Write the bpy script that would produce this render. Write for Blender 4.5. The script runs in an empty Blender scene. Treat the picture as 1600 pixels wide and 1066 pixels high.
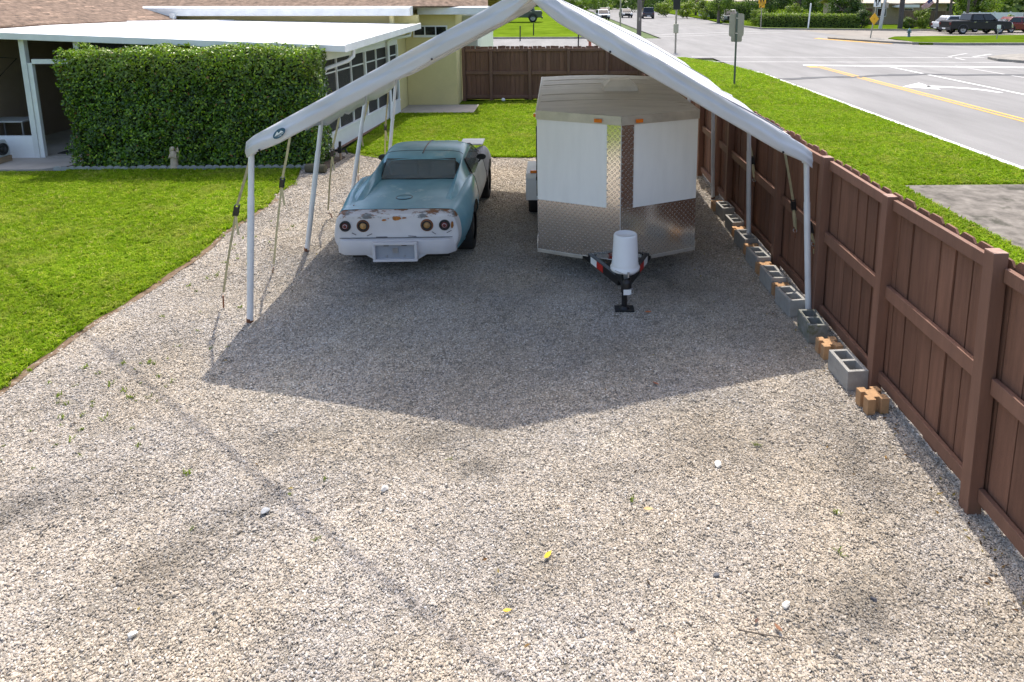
import bpy, bmesh, math, random
import numpy as np
from mathutils import Vector, Matrix

# ------------------------------------------------------------------ camera, world, sun, exposure
S = bpy.context.scene
COL = S.collection
R = math.radians
rng = np.random.default_rng(7)
random.seed(7)

cam_d = bpy.data.cameras.new('camera')
cam = bpy.data.objects.new('camera', cam_d)
COL.objects.link(cam)
S.camera = cam
cam_d.sensor_width = 36.0
cam_d.sensor_fit = 'HORIZONTAL'
cam_d.lens = 36.0 * 1067.0 / 1600.0
cam_d.shift_x = -100.0 / 1600.0
cam_d.shift_y = -340.0 / 1600.0
cam_d.clip_start = 0.05
cam_d.clip_end = 2000
cam.location = (0, 0, 3.5)
cam.rotation_euler = (R(90 - 10.4258), 0, R(-1.6895))

SUN_TO = Vector((0.062, 0.512, 1.0)).normalized()      # towards the sun
sun_d = bpy.data.lights.new('sun', 'SUN')
sun = bpy.data.objects.new('sun', sun_d)
COL.objects.link(sun)
sun_d.energy = 2.45
sun_d.angle = R(0.53)
sun_d.color = (1.0, 0.94, 0.85)
sun.location = (5, 30, 40)
sun.rotation_euler = SUN_TO.to_track_quat('Z', 'Y').to_euler()

W = bpy.data.worlds.new('World')
S.world = W
W.use_nodes = True
wn = W.node_tree.nodes
wl = W.node_tree.links
wn.clear()
wo = wn.new('ShaderNodeOutputWorld')
wb = wn.new('ShaderNodeBackground')
ws = wn.new('ShaderNodeTexSky')
ws.sky_type = 'NISHITA'
ws.sun_disc = False
ws.sun_elevation = math.asin(SUN_TO.z)
ws.sun_rotation = math.atan2(SUN_TO.x, SUN_TO.y)
ws.air_density = 1.0
ws.dust_density = 3.5
ws.ozone_density = 0.6
wb.inputs['Strength'].default_value = 0.15
wl.new(ws.outputs[0], wb.inputs[0])
wl.new(wb.outputs[0], wo.inputs[0])

S.view_settings.view_transform = 'Standard'
S.view_settings.look = 'None'
S.view_settings.gamma = 1.0
S.view_settings.exposure = 1.1
S.render.engine = 'CYCLES'
S.cycles.max_bounces = 8
S.cycles.transparent_max_bounces = 12

# ------------------------------------------------------------------ materials
MATS = {}
def nt(name):
    m = bpy.data.materials.new(name)
    m.use_nodes = True
    t = m.node_tree
    return m, t, t.nodes, t.links, t.nodes['Principled BSDF'], t.nodes['Material Output']

def mat(name, col, rough=0.6, metal=0.0, var=0.12, scale=6.0, bump=0.0, bscale=60.0, spec=0.4,
        col2=None, spots=None, stretch=None, coat=0.0, detail=5.0):
    """principled paint/wood/stone with noise variation, optional second tone, stains and fine relief"""
    if name in MATS: return MATS[name]
    m, t, n, l, p, o = nt(name)
    tc = n.new('ShaderNodeTexCoord')
    oi = n.new('ShaderNodeObjectInfo')
    mul = n.new('ShaderNodeMath'); mul.operation = 'MULTIPLY'; mul.inputs[1].default_value = 57.0
    l.new(oi.outputs['Random'], mul.inputs[0])
    vec = tc.outputs['Object']
    if stretch:
        mp = n.new('ShaderNodeMapping'); mp.inputs['Scale'].default_value = stretch
        l.new(vec, mp.inputs[0]); vec = mp.outputs[0]
    def noise(sc, det=detail, rough_=0.6):
        x = n.new('ShaderNodeTexNoise'); x.noise_dimensions = '4D'
        x.inputs['Scale'].default_value = sc; x.inputs['Detail'].default_value = det
        x.inputs['Roughness'].default_value = rough_
        l.new(vec, x.inputs['Vector']); l.new(mul.outputs[0], x.inputs['W'])
        return x
    nz = noise(scale)
    r = n.new('ShaderNodeValToRGB')
    c = np.array(col[:3])
    c2 = np.array(col2[:3]) if col2 is not None else c * (1 + var)
    c1 = c * (1 - var)
    r.color_ramp.elements[0].position = 0.3
    r.color_ramp.elements[1].position = 0.7
    r.color_ramp.elements[0].color = (*np.clip(c1, 0, 1), 1)
    r.color_ramp.elements[1].color = (*np.clip(c2, 0, 1), 1)
    l.new(nz.outputs['Fac'], r.inputs[0])
    out = r.outputs[0]
    # object to object tone shift
    hs = n.new('ShaderNodeHueSaturation')
    mr = n.new('ShaderNodeMapRange'); mr.inputs[3].default_value = 1 - var * .8; mr.inputs[4].default_value = 1 + var * .8
    l.new(oi.outputs['Random'], mr.inputs[0]); l.new(mr.outputs[0], hs.inputs['Value'])
    l.new(out, hs.inputs['Color']); out = hs.outputs[0]
    if spots:
        scol, ssc, th = spots
        sn = noise(ssc, 6, .65)
        sr = n.new('ShaderNodeValToRGB')
        sr.color_ramp.elements[0].position = th; sr.color_ramp.elements[1].position = min(1, th + .08)
        sr.color_ramp.elements[0].color = (0, 0, 0, 1); sr.color_ramp.elements[1].color = (1, 1, 1, 1)
        l.new(sn.outputs['Fac'], sr.inputs[0])
        mx = n.new('ShaderNodeMix'); mx.data_type = 'RGBA'
        l.new(sr.outputs[0], mx.inputs[0]); l.new(out, mx.inputs[6]); mx.inputs[7].default_value = (*scol, 1)
        out = mx.outputs[2]
    l.new(out, p.inputs['Base Color'])
    p.inputs['Roughness'].default_value = rough
    p.inputs['Metallic'].default_value = metal
    p.inputs['Specular IOR Level'].default_value = spec
    p.inputs['Coat Weight'].default_value = coat
    if bump:
        bn = noise(bscale, 4, .6)
        b = n.new('ShaderNodeBump'); b.inputs['Strength'].default_value = bump; b.inputs['Distance'].default_value = .01
        l.new(bn.outputs['Fac'], b.inputs['Height']); l.new(b.outputs[0], p.inputs['Normal'])
    MATS[name] = m
    return m

def leaf_mat(name, attr_kind, trans=0.35, rough=.45, spec=.35):
    """leaf colour comes from the mesh/instance attribute 'col' (each leaf its own green)"""
    m, t, n, l, p, o = nt(name)
    a = n.new('ShaderNodeAttribute'); a.attribute_name = 'tint' if attr_kind == 'INSTANCER' else 'col'; a.attribute_type = attr_kind
    l.new(a.outputs['Color'], p.inputs['Base Color'])
    p.inputs['Roughness'].default_value = rough
    p.inputs['Specular IOR Level'].default_value = spec
    tr = n.new('ShaderNodeBsdfTranslucent')
    g = n.new('ShaderNodeMix'); g.data_type = 'RGBA'; g.blend_type = 'MULTIPLY'; g.inputs[0].default_value = 1
    l.new(a.outputs['Color'], g.inputs[6]); g.inputs[7].default_value = (1.3, 1.55, .3, 1)
    l.new(g.outputs[2], tr.inputs['Color'])
    mx = n.new('ShaderNodeMixShader'); mx.inputs[0].default_value = trans
    l.new(p.outputs[0], mx.inputs[1]); l.new(tr.outputs[0], mx.inputs[2]); l.new(mx.outputs[0], o.inputs[0])
    return m

def glass_mat(name, tint, alpha, rough=.05):
    m, t, n, l, p, o = nt(name)
    p.inputs['Base Color'].default_value = (*tint, 1); p.inputs['Roughness'].default_value = rough
    p.inputs['Specular IOR Level'].default_value = .6
    tr = n.new('ShaderNodeBsdfTransparent')
    mx = n.new('ShaderNodeMixShader'); mx.inputs[0].default_value = alpha
    l.new(tr.outputs[0], mx.inputs[1]); l.new(p.outputs[0], mx.inputs[2]); l.new(mx.outputs[0], o.inputs[0])
    return m

def tarp_mat():
    m, t, n, l, p, o = nt('canopy_tarp')
    tc = n.new('ShaderNodeTexCoord')
    nz = n.new('ShaderNodeTexNoise'); nz.inputs['Scale'].default_value = 1.7; nz.inputs['Detail'].default_value = 6
    l.new(tc.outputs['Object'], nz.inputs['Vector'])
    r = n.new('ShaderNodeValToRGB')
    r.color_ramp.elements[0].color = (.60, .605, .63, 1); r.color_ramp.elements[1].color = (.71, .71, .725, 1)
    r.color_ramp.elements[0].position = .35; r.color_ramp.elements[1].position = .65
    l.new(nz.outputs['Fac'], r.inputs[0]); l.new(r.outputs[0], p.inputs['Base Color'])
    p.inputs['Roughness'].default_value = .34; p.inputs['Specular IOR Level'].default_value = .5
    b = n.new('ShaderNodeBump'); b.inputs['Strength'].default_value = .25; b.inputs['Distance'].default_value = .02
    n2 = n.new('ShaderNodeTexNoise'); n2.inputs['Scale'].default_value = 5; n2.inputs['Detail'].default_value = 3
    l.new(tc.outputs['Object'], n2.inputs['Vector']); l.new(n2.outputs['Fac'], b.inputs['Height']); l.new(b.outputs[0], p.inputs['Normal'])
    tr = n.new('ShaderNodeBsdfTranslucent'); tr.inputs[0].default_value = (.93, .90, .84, 1)
    mx = n.new('ShaderNodeMixShader'); mx.inputs[0].default_value = .22
    l.new(p.outputs[0], mx.inputs[1]); l.new(tr.outputs[0], mx.inputs[2]); l.new(mx.outputs[0], o.inputs[0])
    return m

def tread_plate(name):
    """polished diamond plate: lozenge relief in two directions on bare aluminium"""
    m, t, n, l, p, o = nt(name)
    tc = n.new('ShaderNodeTexCoord')
    outs = []
    for ang in (45, -45):
        mp = n.new('ShaderNodeMapping'); mp.inputs['Rotation'].default_value = (0, R(ang), 0)
        mp.inputs['Scale'].default_value = (1, 1, 1)
        l.new(tc.outputs['Object'], mp.inputs[0])
        w = n.new('ShaderNodeTexWave'); w.inputs['Scale'].default_value = 6.5; w.bands_direction = 'X'
        l.new(mp.outputs[0], w.inputs[0])
        outs.append(w.outputs['Fac'])
    mu = n.new('ShaderNodeMath'); mu.operation = 'MULTIPLY'
    l.new(outs[0], mu.inputs[0]); l.new(outs[1], mu.inputs[1])
    r = n.new('ShaderNodeValToRGB'); r.color_ramp.elements[0].position = .35; r.color_ramp.elements[1].position = .6
    l.new(mu.outputs[0], r.inputs[0])
    b = n.new('ShaderNodeBump'); b.inputs['Strength'].default_value = .9; b.inputs['Distance'].default_value = .012
    l.new(r.outputs[0], b.inputs['Height']); l.new(b.outputs[0], p.inputs['Normal'])
    p.inputs['Base Color'].default_value = (.80, .78, .75, 1)
    p.inputs['Metallic'].default_value = 1; p.inputs['Roughness'].default_value = .16
    return m

def asphalt_mat():
    m, t, n, l, p, o = nt('asphalt')
    tc = n.new('ShaderNodeTexCoord')
    a = n.new('ShaderNodeTexNoise'); a.inputs['Scale'].default_value = .8; a.inputs['Detail'].default_value = 8; a.inputs['Roughness'].default_value = .65
    mp = n.new('ShaderNodeMapping'); mp.inputs['Scale'].default_value = (1.0, .16, 1)
    l.new(tc.outputs['Object'], mp.inputs[0]); l.new(mp.outputs[0], a.inputs['Vector'])
    b = n.new('ShaderNodeTexNoise'); b.inputs['Scale'].default_value = 45; b.inputs['Detail'].default_value = 3
    l.new(tc.outputs['Object'], b.inputs['Vector'])
    r = n.new('ShaderNodeValToRGB')
    r.color_ramp.elements[0].position = .3; r.color_ramp.elements[1].position = .72
    r.color_ramp.elements[0].color = (.185, .175, .163, 1); r.color_ramp.elements[1].color = (.255, .241, .226, 1)
    l.new(a.outputs['Fac'], r.inputs[0])
    mx = n.new('ShaderNodeMix'); mx.data_type = 'RGBA'; mx.blend_type = 'OVERLAY'; mx.inputs[0].default_value = .35
    l.new(r.outputs[0], mx.inputs[6]); l.new(b.outputs['Color'], mx.inputs[7])
    hs = n.new('ShaderNodeHueSaturation'); hs.inputs['Saturation'].default_value = .4
    l.new(mx.outputs[2], hs.inputs['Color']); l.new(hs.outputs[0], p.inputs['Base Color'])
    p.inputs['Roughness'].default_value = .9; p.inputs['Specular IOR Level'].default_value = .12
    return m

BROWN = (.188, .096, .064)
M_fence = mat('fence_paint', BROWN, .7, 0, .20, 3.0, .5, 30, .22, stretch=(9, 9, .7), spots=((.055, .03, .025), 2.2, .74))
M_fence_post = mat('fence_post_paint', (.200, .104, .071), .6, 0, .12, 3.0, .25, 30, .35, stretch=(6, 6, .7))
M_cut = mat('weathered_cut_wood', (.30, .19, .15), .8, 0, .35, 20, .3, 60)
M_white = mat('white_paint', (.78, .79, .79), .45, 0, .05, 2.5)
M_white_dirty = mat('white_trim', (.72, .73, .72), .55, 0, .10, 3.0, spots=((.50, .48, .43), 2.0, .70))
M_whiteroof = mat('white_roof_coating', (.80, .80, .80), .6, 0, .05, 1.2, spots=((.62, .60, .56), .9, .68))
M_tube = mat('canopy_tube', (.66, .67, .68), .45, 0.0, .08, 5, spots=((.36, .20, .12), 6.0, .76))
M_rust = mat('rust', (.17, .07, .035), .9, 0, .4, 30, .3, 80)
M_rust_o = mat('orange_rust', (.30, .12, .03), .9, 0, .4, 25, .3, 60)
M_tarp = tarp_mat()
M_yellow = mat('yellow_stucco', (.70, .60, .30), .85, 0, .05, 2.0, .25, 90)
M_pale = mat('pale_siding', (.60, .64, .57), .7, 0, .05, 2.0)
M_shingle = mat('brown_shingle', (.20, .132, .090), .95, 0, .55, 7, .4, 120, col2=(.36, .25, .18))
M_concrete = mat('concrete', (.36, .325, .285), .95, 0, .14, 2.2, .3, 90, .1, spots=((.22, .21, .19), 1.4, .66))
M_slab = mat('old_slab', (.15, .136, .12), .95, 0, .3, 5, .5, 60, .08, col2=(.25, .228, .20), spots=((.075, .072, .058), 1.6, .56))
M_curb = mat('kerb', (.25, .235, .21), .95, 0, .25, 2.0, .3, 60, .1)
M_block = mat('concrete_block', (.335, .325, .305), .95, 0, .12, 14, .6, 140)
M_tan = mat('tan_block', (.47, .28, .145), .92, 0, .18, 12, .5, 120)
M_asphalt = asphalt_mat()
M_line_w = mat('white_line', (.66, .66, .64), .7, 0, .10, 4, spots=((.45, .44, .43), 5, .66))
M_line_worn = mat('worn_white_line', (.42, .415, .40), .75, 0, .2, 3, spots=((.26, .255, .25), 3, .58))
M_line_y = mat('yellow_line', (.60, .33, .05), .7, 0, .12, 4, spots=((.45, .34, .2), 5, .68))
M_tar = mat('tar_seal', (.035, .035, .037), .6, 0, .2, 4)
M_screen = glass_mat('insect_screen', (.03, .028, .027), .80, .8)
M_dark = mat('dark_interior', (.035, .032, .03), .9, 0, .2, 3)
M_tanwall = mat('porch_wall', (.26, .20, .145), .9, 0, .10, 2)
M_black = mat('black_paint', (.016, .016, .017), .4, 0, .2, 5)
M_rubber = mat('tyre_rubber', (.022, .022, .022), .85, 0, .25, 12, .3, 60)
M_steel = mat('grey_steel', (.35, .35, .36), .45, .7, .15, 10)
M_galv = mat('sign_back_metal', (.36, .325, .275), .5, .6, .08, 5)
M_alu = mat('aluminium_trim', (.55, .52, .47), .45, .6, .14, 6, spots=((.30, .25, .19), 5, .66))
M_diamond = tread_plate('diamond_plate')
M_trwhite = mat('trailer_white_panel', (.80, .80, .79), .35, 0, .04, 3, stretch=(3, 3, .5))
M_trroof = mat('trailer_roof_metal', (.50, .47, .42), .5, .05, .16, 2.2, spots=((.24, .19, .14), 2.2, .62), stretch=(.7, 2.2, 1))
M_orange = mat('amber_lens', (.75, .20, .02), .25, 0, .15, 20)
M_red = mat('red_reflector', (.55, .03, .02), .35, 0, .15, 20)
M_redlens = mat('red_lens', (.13, .022, .02), .3, 0, .25, 30)
M_amberlens = mat('faded_lens', (.40, .23, .09), .4, 0, .3, 30)
M_bucket = mat('bucket_plastic', (.72, .73, .74), .4, 0, .04, 4)
M_paint_blue = mat('faded_blue_paint', (.145, .36, .475), .27, 0, .12, 2.4, .03, 60, .5, col2=(.215, .455, .57), spots=((.34, .54, .61), 1.9, .61))
M_primer = mat('grey_white_primer', (.58, .565, .585), .65, 0, .07, 4, spots=((.34, .33, .33), 7, .70))
M_primer_l = mat('pale_primer', (.66, .65, .62), .6, 0, .10, 3, spots=((.36, .36, .38), 2.5, .62))
M_primer_d = mat('dark_primer', (.36, .35, .39), .6, 0, .12, 3, spots=((.40, .39, .38), 2.0, .66))
M_glass = glass_mat('car_glass', (.20, .245, .26), .42, .06)
M_glass_d = glass_mat('dark_window', (.012, .014, .016), .95, .05)
M_chrome = mat('chrome', (.62, .62, .62), .18, 1, .05, 5)
M_strap = mat('strap_webbing', (.40, .36, .22), .85, 0, .25, 30, stretch=(1, 1, .4))
M_wood = mat('bare_wood', (.34, .25, .16), .85, 0, .2, 6, stretch=(1, 1, 6))
M_pole = mat('utility_pole_wood', (.14, .12, .105), .9, 0, .2, 3, .4, 30, stretch=(4, 4, .4))
M_cpole = mat('concrete_pole', (.50, .50, .49), .85, 0, .08, 3)
M_bark = mat('bark', (.13, .105, .085), .95, 0, .3, 6, .6, 25, stretch=(2, 2, .5))
M_soil = mat('garden_soil', (.085, .062, .045), .95, 0, .35, 8, .6, 60)
M_ysign = mat('yellow_sign', (.80, .42, .02), .5, 0, .03, 5)
M_statue = mat('statue_stone', (.52, .42, .31), .9, 0, .15, 18, .3, 90)

# ------------------------------------------------------------------ mesh helpers
class MB:
    def __init__(self): self.v = []; self.f = []; self.sm = []
    def add(self, vs, fs, smooth=False):
        b = len(self.v)
        self.v += [tuple(float(c) for c in p) for p in vs]
        self.f += [tuple(b + i for i in f) for f in fs]
        self.sm += [smooth] * len(fs)
        return self
    def box(self, x0, x1, y0, y1, z0, z1, M=None):
        vs = [(x0, y0, z0), (x1, y0, z0), (x1, y1, z0), (x0, y1, z0), (x0, y0, z1), (x1, y0, z1), (x1, y1, z1), (x0, y1, z1)]
        if M is not None: vs = [M @ Vector(p) for p in vs]
        return self.add(vs, [(0, 3, 2, 1), (4, 5, 6, 7), (0, 1, 5, 4), (1, 2, 6, 5), (2, 3, 7, 6), (3, 0, 4, 7)])
    def prism(self, poly, axis, a, b):
        """extrude a 2-D polygon along axis 0/1/2 from a to b"""
        def mk(p, h):
            q = list(p); q.insert(axis, h); return q
        k = len(poly)
        vs = [mk(p, a) for p in poly] + [mk(p, b) for p in poly]
        fs = [tuple(range(k - 1, -1, -1)), tuple(range(k, 2 * k))] + [(i, (i + 1) % k, k + (i + 1) % k, k + i) for i in range(k)]
        return self.add(vs, fs)
    def tube(self, pts, r, n=8, cap=True):
        pts = [Vector(p) for p in pts]
        rs = r if isinstance(r, (list, tuple)) else [r] * len(pts)
        vs = []; up = None
        for i, p in enumerate(pts):
            d = (pts[min(i + 1, len(pts) - 1)] - pts[max(i - 1, 0)]).normalized()
            if up is None:
                up = Vector((0, 0, 1)) if abs(d.z) < .9 else Vector((1, 0, 0))
            a = d.cross(up).normalized(); b = a.cross(d).normalized(); up = b
            for k in range(n):
                t = 2 * math.pi * k / n
                vs.append(p + (a * math.cos(t) + b * math.sin(t)) * rs[i])
        fs = []
        for i in range(len(pts) - 1):
            for k in range(n):
                fs.append((i * n + k, i * n + (k + 1) % n, (i + 1) * n + (k + 1) % n, (i + 1) * n + k))
        self.add(vs, fs, True)
        if cap:
            L = len(pts) - 1
            self.add(vs[:n], [tuple(range(n - 1, -1, -1))]); self.add(vs[L * n:], [tuple(range(n))])
        return self
    def strip(self, pts, width, thick, side):
        """flat webbing along pts, side = direction of its width"""
        sd = Vector(side).normalized(); vs = []
        for i, p in enumerate(pts):
            p = Vector(p); d = (Vector(pts[min(i + 1, len(pts) - 1)]) - Vector(pts[max(i - 1, 0)])).normalized()
            nrm = d.cross(sd).normalized()
            for a, b in ((-1, -1), (1, -1), (1, 1), (-1, 1)):
                vs.append(p + sd * a * width / 2 + nrm * b * thick / 2)
        fs = []
        for i in range(len(pts) - 1):
            for k in range(4): fs.append((i * 4 + k, i * 4 + (k + 1) % 4, i * 4 + 4 + (k + 1) % 4, i * 4 + 4 + k))
        return self.add(vs, fs)
    def lathe(self, prof, c=(0, 0, 0), n=20, axis='z', cap=False):
        vs = []
        for r_, h in prof:
            for k in range(n):
                t = 2 * math.pi * k / n
                a, b = r_ * math.cos(t), r_ * math.sin(t)
                p = (a, b, h) if axis == 'z' else ((h, a, b) if axis == 'x' else (b, h, a))
                vs.append((p[0] + c[0], p[1] + c[1], p[2] + c[2]))
        fs = []
        for i in range(len(prof) - 1):
            for k in range(n): fs.append((i * n + k, i * n + (k + 1) % n, (i + 1) * n + (k + 1) % n, (i + 1) * n + k))
        self.add(vs, fs, True)
        if cap:
            L = len(prof) - 1
            self.add(vs[:n], [tuple(range(n - 1, -1, -1))]); self.add(vs[L * n:], [tuple(range(n))])
        return self
    def grid(self, P, smooth=True):
        """P: array (a, b, 3)"""
        a, b = P.shape[:2]
        vs = P.reshape(-1, 3)
        fs = [(i * b + j, i * b + j + 1, (i + 1) * b + j + 1, (i + 1) * b + j) for i in range(a - 1) for j in range(b - 1)]
        return self.add(vs, fs, smooth)
    def mesh(self, name):
        m = bpy.data.meshes.new(name)
        m.from_pydata(self.v, [], self.f)
        m.polygons.foreach_set('use_smooth', self.sm)
        m.update()
        return m
    def build(self, name, material, parent=None, loc=None, bevel=0, solid=0, fix=True, rot=None):
        me = self.mesh(name)
        if fix:
            bm = bmesh.new(); bm.from_mesh(me)
            bmesh.ops.recalc_face_normals(bm, faces=bm.faces)
            bm.to_mesh(me); bm.free()
        return link(name, me, material, parent, loc, bevel, solid, rot)

def link(name, me, material, parent=None, loc=None, bevel=0, solid=0, rot=None):
    if material is not None and len(me.materials) == 0: me.materials.append(material)
    o = bpy.data.objects.new(name, me)
    COL.objects.link(o)
    if parent is not None: o.parent = parent
    if loc is not None: o.location = loc
    if rot is not None: o.rotation_euler = rot
    if bevel:
        b = o.modifiers.new('b', 'BEVEL'); b.width = bevel; b.segments = 2; b.limit_method = 'ANGLE'; b.angle_limit = R(40)
    if solid:
        s = o.modifiers.new('s', 'SOLIDIFY'); s.thickness = solid
    return o

def thing(name, label, cat, loc=(0, 0, 0), rz=0, group=None):
    o = bpy.data.objects.new(name, None)
    COL.objects.link(o)
    o.empty_display_size = .2
    o.location = loc; o.rotation_euler = (0, 0, rz)
    return tag(o, label, cat, group)

def tag(o, label=None, cat=None, group=None, kind=None):
    if label: o['label'] = label
    if cat: o['category'] = cat
    if group: o['group'] = group
    if kind: o['kind'] = kind
    return o

def structure(name, mb, m, z=None, **k):
    return tag(mb.build(name, m, **k), kind='structure')

# smooth value noise on the ground plane
_NG = rng.random((64, 64))
def vnoise(x, y, sc):
    x = np.asarray(x) * sc; y = np.asarray(y) * sc
    xi = np.floor(x).astype(int); yi = np.floor(y).astype(int)
    fx = x - xi; fy = y - yi
    fx = fx * fx * (3 - 2 * fx); fy = fy * fy * (3 - 2 * fy)
    g = lambda a, b: _NG[a % 64, b % 64]
    return (g(xi, yi) * (1 - fx) + g(xi + 1, yi) * fx) * (1 - fy) + (g(xi, yi + 1) * (1 - fx) + g(xi + 1, yi + 1) * fx) * fy
def fbm(x, y, sc): return .55 * vnoise(x, y, sc) + .3 * vnoise(x + 9, y + 4, sc * 2.1) + .15 * vnoise(x + 3, y + 17, sc * 4.3)

# ------------------------------------------------------------------ scattering: real instances on numpy points
def scatter(name, pts, rot, scl, idx, col, templates, kind='stuff'):
    me = bpy.data.meshes.new(name)
    n = len(pts)
    me.vertices.add(n)
    me.vertices.foreach_set('co', np.asarray(pts, np.float32).ravel())
    for nm, ty, data, key in (('rot', 'FLOAT_VECTOR', rot, 'vector'), ('scl', 'FLOAT_VECTOR', scl, 'vector'), ('tint', 'FLOAT_COLOR', col, 'color')):
        a = me.attributes.new(nm, ty, 'POINT'); a.data.foreach_set(key, np.asarray(data, np.float32).ravel())
    a = me.attributes.new('idx', 'INT', 'POINT'); a.data.foreach_set('value', np.asarray(idx, np.int32))
    o = bpy.data.objects.new(name, me); COL.objects.link(o)
    t = bpy.data.node_groups.new(name + '_nodes', 'GeometryNodeTree')
    t.interface.new_socket('Geometry', in_out='INPUT', socket_type='NodeSocketGeometry')
    t.interface.new_socket('Geometry', in_out='OUTPUT', socket_type='NodeSocketGeometry')
    gi = t.nodes.new('NodeGroupInput'); go = t.nodes.new('NodeGroupOutput')
    ip = t.nodes.new('GeometryNodeInstanceOnPoints')
    jn = t.nodes.new('GeometryNodeJoinGeometry')
    for ob in reversed(templates):
        oi = t.nodes.new('GeometryNodeObjectInfo'); oi.inputs['Object'].default_value = ob
        oi.inputs['As Instance'].default_value = True
        t.links.new(oi.outputs['Geometry'], jn.inputs[0])
    def attr(nm, ty):
        a = t.nodes.new('GeometryNodeInputNamedAttribute'); a.data_type = ty; a.inputs['Name'].default_value = nm
        return a.outputs['Attribute']
    t.links.new(gi.outputs[0], ip.inputs['Points'])
    t.links.new(jn.outputs[0], ip.inputs['Instance'])
    ip.inputs['Pick Instance'].default_value = True
    t.links.new(attr('idx', 'INT'), ip.inputs['Instance Index'])
    e2r = t.nodes.new('FunctionNodeEulerToRotation')
    t.links.new(attr('rot', 'FLOAT_VECTOR'), e2r.inputs[0]); t.links.new(e2r.outputs[0], ip.inputs['Rotation'])
    t.links.new(attr('scl', 'FLOAT_VECTOR'), ip.inputs['Scale'])
    t.links.new(ip.outputs[0], go.inputs[0])
    md = o.modifiers.new('scatter', 'NODES'); md.node_group = t
    o['kind'] = kind
    return o

def template(name, mb, m):
    me = mb.mesh(name); me.materials.append(m)
    return bpy.data.objects.new(name, me)

# leaves as real little blades, one mesh
def leaves_mesh(name, P, N, size, col, m, parent=None, aspect=.45, fold=.25, loc=None):
    """P centres, N outward directions, size per leaf, col per leaf; each leaf = 2 folded triangles pairs"""
    n = len(P)
    N = N / np.linalg.norm(N, axis=1, keepdims=True)
    rv = rng.normal(size=(n, 3))
    A = np.cross(N, rv); A /= np.linalg.norm(A, axis=1, keepdims=True) + 1e-9
    B = np.cross(N, A)
    s = size[:, None]
    p0 = P - A * s * .5; p1 = P + A * s * .5
    l_ = P + B * s * aspect * .5 + N * s * fold * .3 - A * s * .05
    r_ = P - B * s * aspect * .5 + N * s * fold * .3 - A * s * .05
    V = np.stack([p0, l_, p1, r_], 1).reshape(-1, 3)
    me = bpy.data.meshes.new(name)
    me.vertices.add(4 * n); me.vertices.foreach_set('co', V.astype(np.float32).ravel())
    b = (np.arange(n) * 4)[:, None]
    T = np.concatenate([b + [0, 2, 1], b + [0, 3, 2]], 1).reshape(-1)
    me.loops.add(len(T)); me.loops.foreach_set('vertex_index', T.astype(np.int32))
    me.polygons.add(2 * n)
    me.polygons.foreach_set('loop_start', np.arange(0, 6 * n, 3, dtype=np.int32))
    me.polygons.foreach_set('loop_total', np.full(2 * n, 3, np.int32))
    me.update(); me.validate()
    a = me.attributes.new('col', 'FLOAT_COLOR', 'POINT')
    c4 = np.ones((n, 4), np.float32); c4[:, :3] = col
    a.data.foreach_set('color', np.repeat(c4, 4, 0).ravel())
    o = link(name, me, m, parent, loc)
    o['kind'] = 'stuff'
    return o

M_leaf = leaf_mat('leaf', 'GEOMETRY')
M_leaf_gloss = leaf_mat('glossy_leaf', 'GEOMETRY', .25, .32, .5)
M_grass = leaf_mat('grass_blade', 'INSTANCER', .34, .75, .10)
M_stone = None

def inst_mat(name, rough):
    m, t, n, l, p, o = nt(name)
    a = n.new('ShaderNodeAttribute'); a.attribute_name = 'tint'; a.attribute_type = 'INSTANCER'
    g = n.new('ShaderNodeAttribute'); g.attribute_name = 'col'; g.attribute_type = 'GEOMETRY'
    mx = n.new('ShaderNodeMix'); mx.data_type = 'RGBA'; mx.blend_type = 'MULTIPLY'; mx.inputs[0].default_value = 1
    l.new(a.outputs['Color'], mx.inputs[6]); l.new(g.outputs['Color'], mx.inputs[7]); l.new(mx.outputs[2], p.inputs['Base Color'])
    p.inputs['Roughness'].default_value = rough; p.inputs['Specular IOR Level'].default_value = .25
    return m
M_stone = inst_mat('limestone_chip', .9)

# ------------------------------------------------------------------ ground
structure('terrain', MB().box(-600, 600, -300, 900, -.5, -.10), mat('distant_ground', (.06, .09, .02), .95, 0, .2, .3))
# roads: one sheet made of touching rectangles
rb = MB()
def sheet(mb, x0, x1, y0, y1, z): mb.add([(x0, y0, z), (x1, y0, z), (x1, y1, z), (x0, y1, z)], [(0, 1, 2, 3)])
for a in ((9.3, 27, -60, 41), (-140, 9.3, 40.2, 60.2), (9.3, 27, 41, 260), (27, 200, 38, 51)): sheet(rb, *a, -.02)
structure('road', rb, M_asphalt, fix=False)
sr = MB(); sheet(sr, 27, 200, 51, 90, -.018)
structure('side_street', sr, mat('pale_pavement', (.23, .21, .185), .95, 0, .18, .6, .2, 40, .1), fix=False)

def ground_poly(name, pts, z, m):
    bm = bmesh.new(); vs = [bm.verts.new((x, y, z)) for x, y in pts]
    f = bm.faces.new(vs); f.normal_update()
    if f.normal.z < 0: f.normal_flip()
    bmesh.ops.triangulate(bm, faces=[f])
    me = bpy.data.meshes.new(name); bm.to_mesh(me); bm.free()
    return tag(link(name, me, m), kind='structure')

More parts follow.
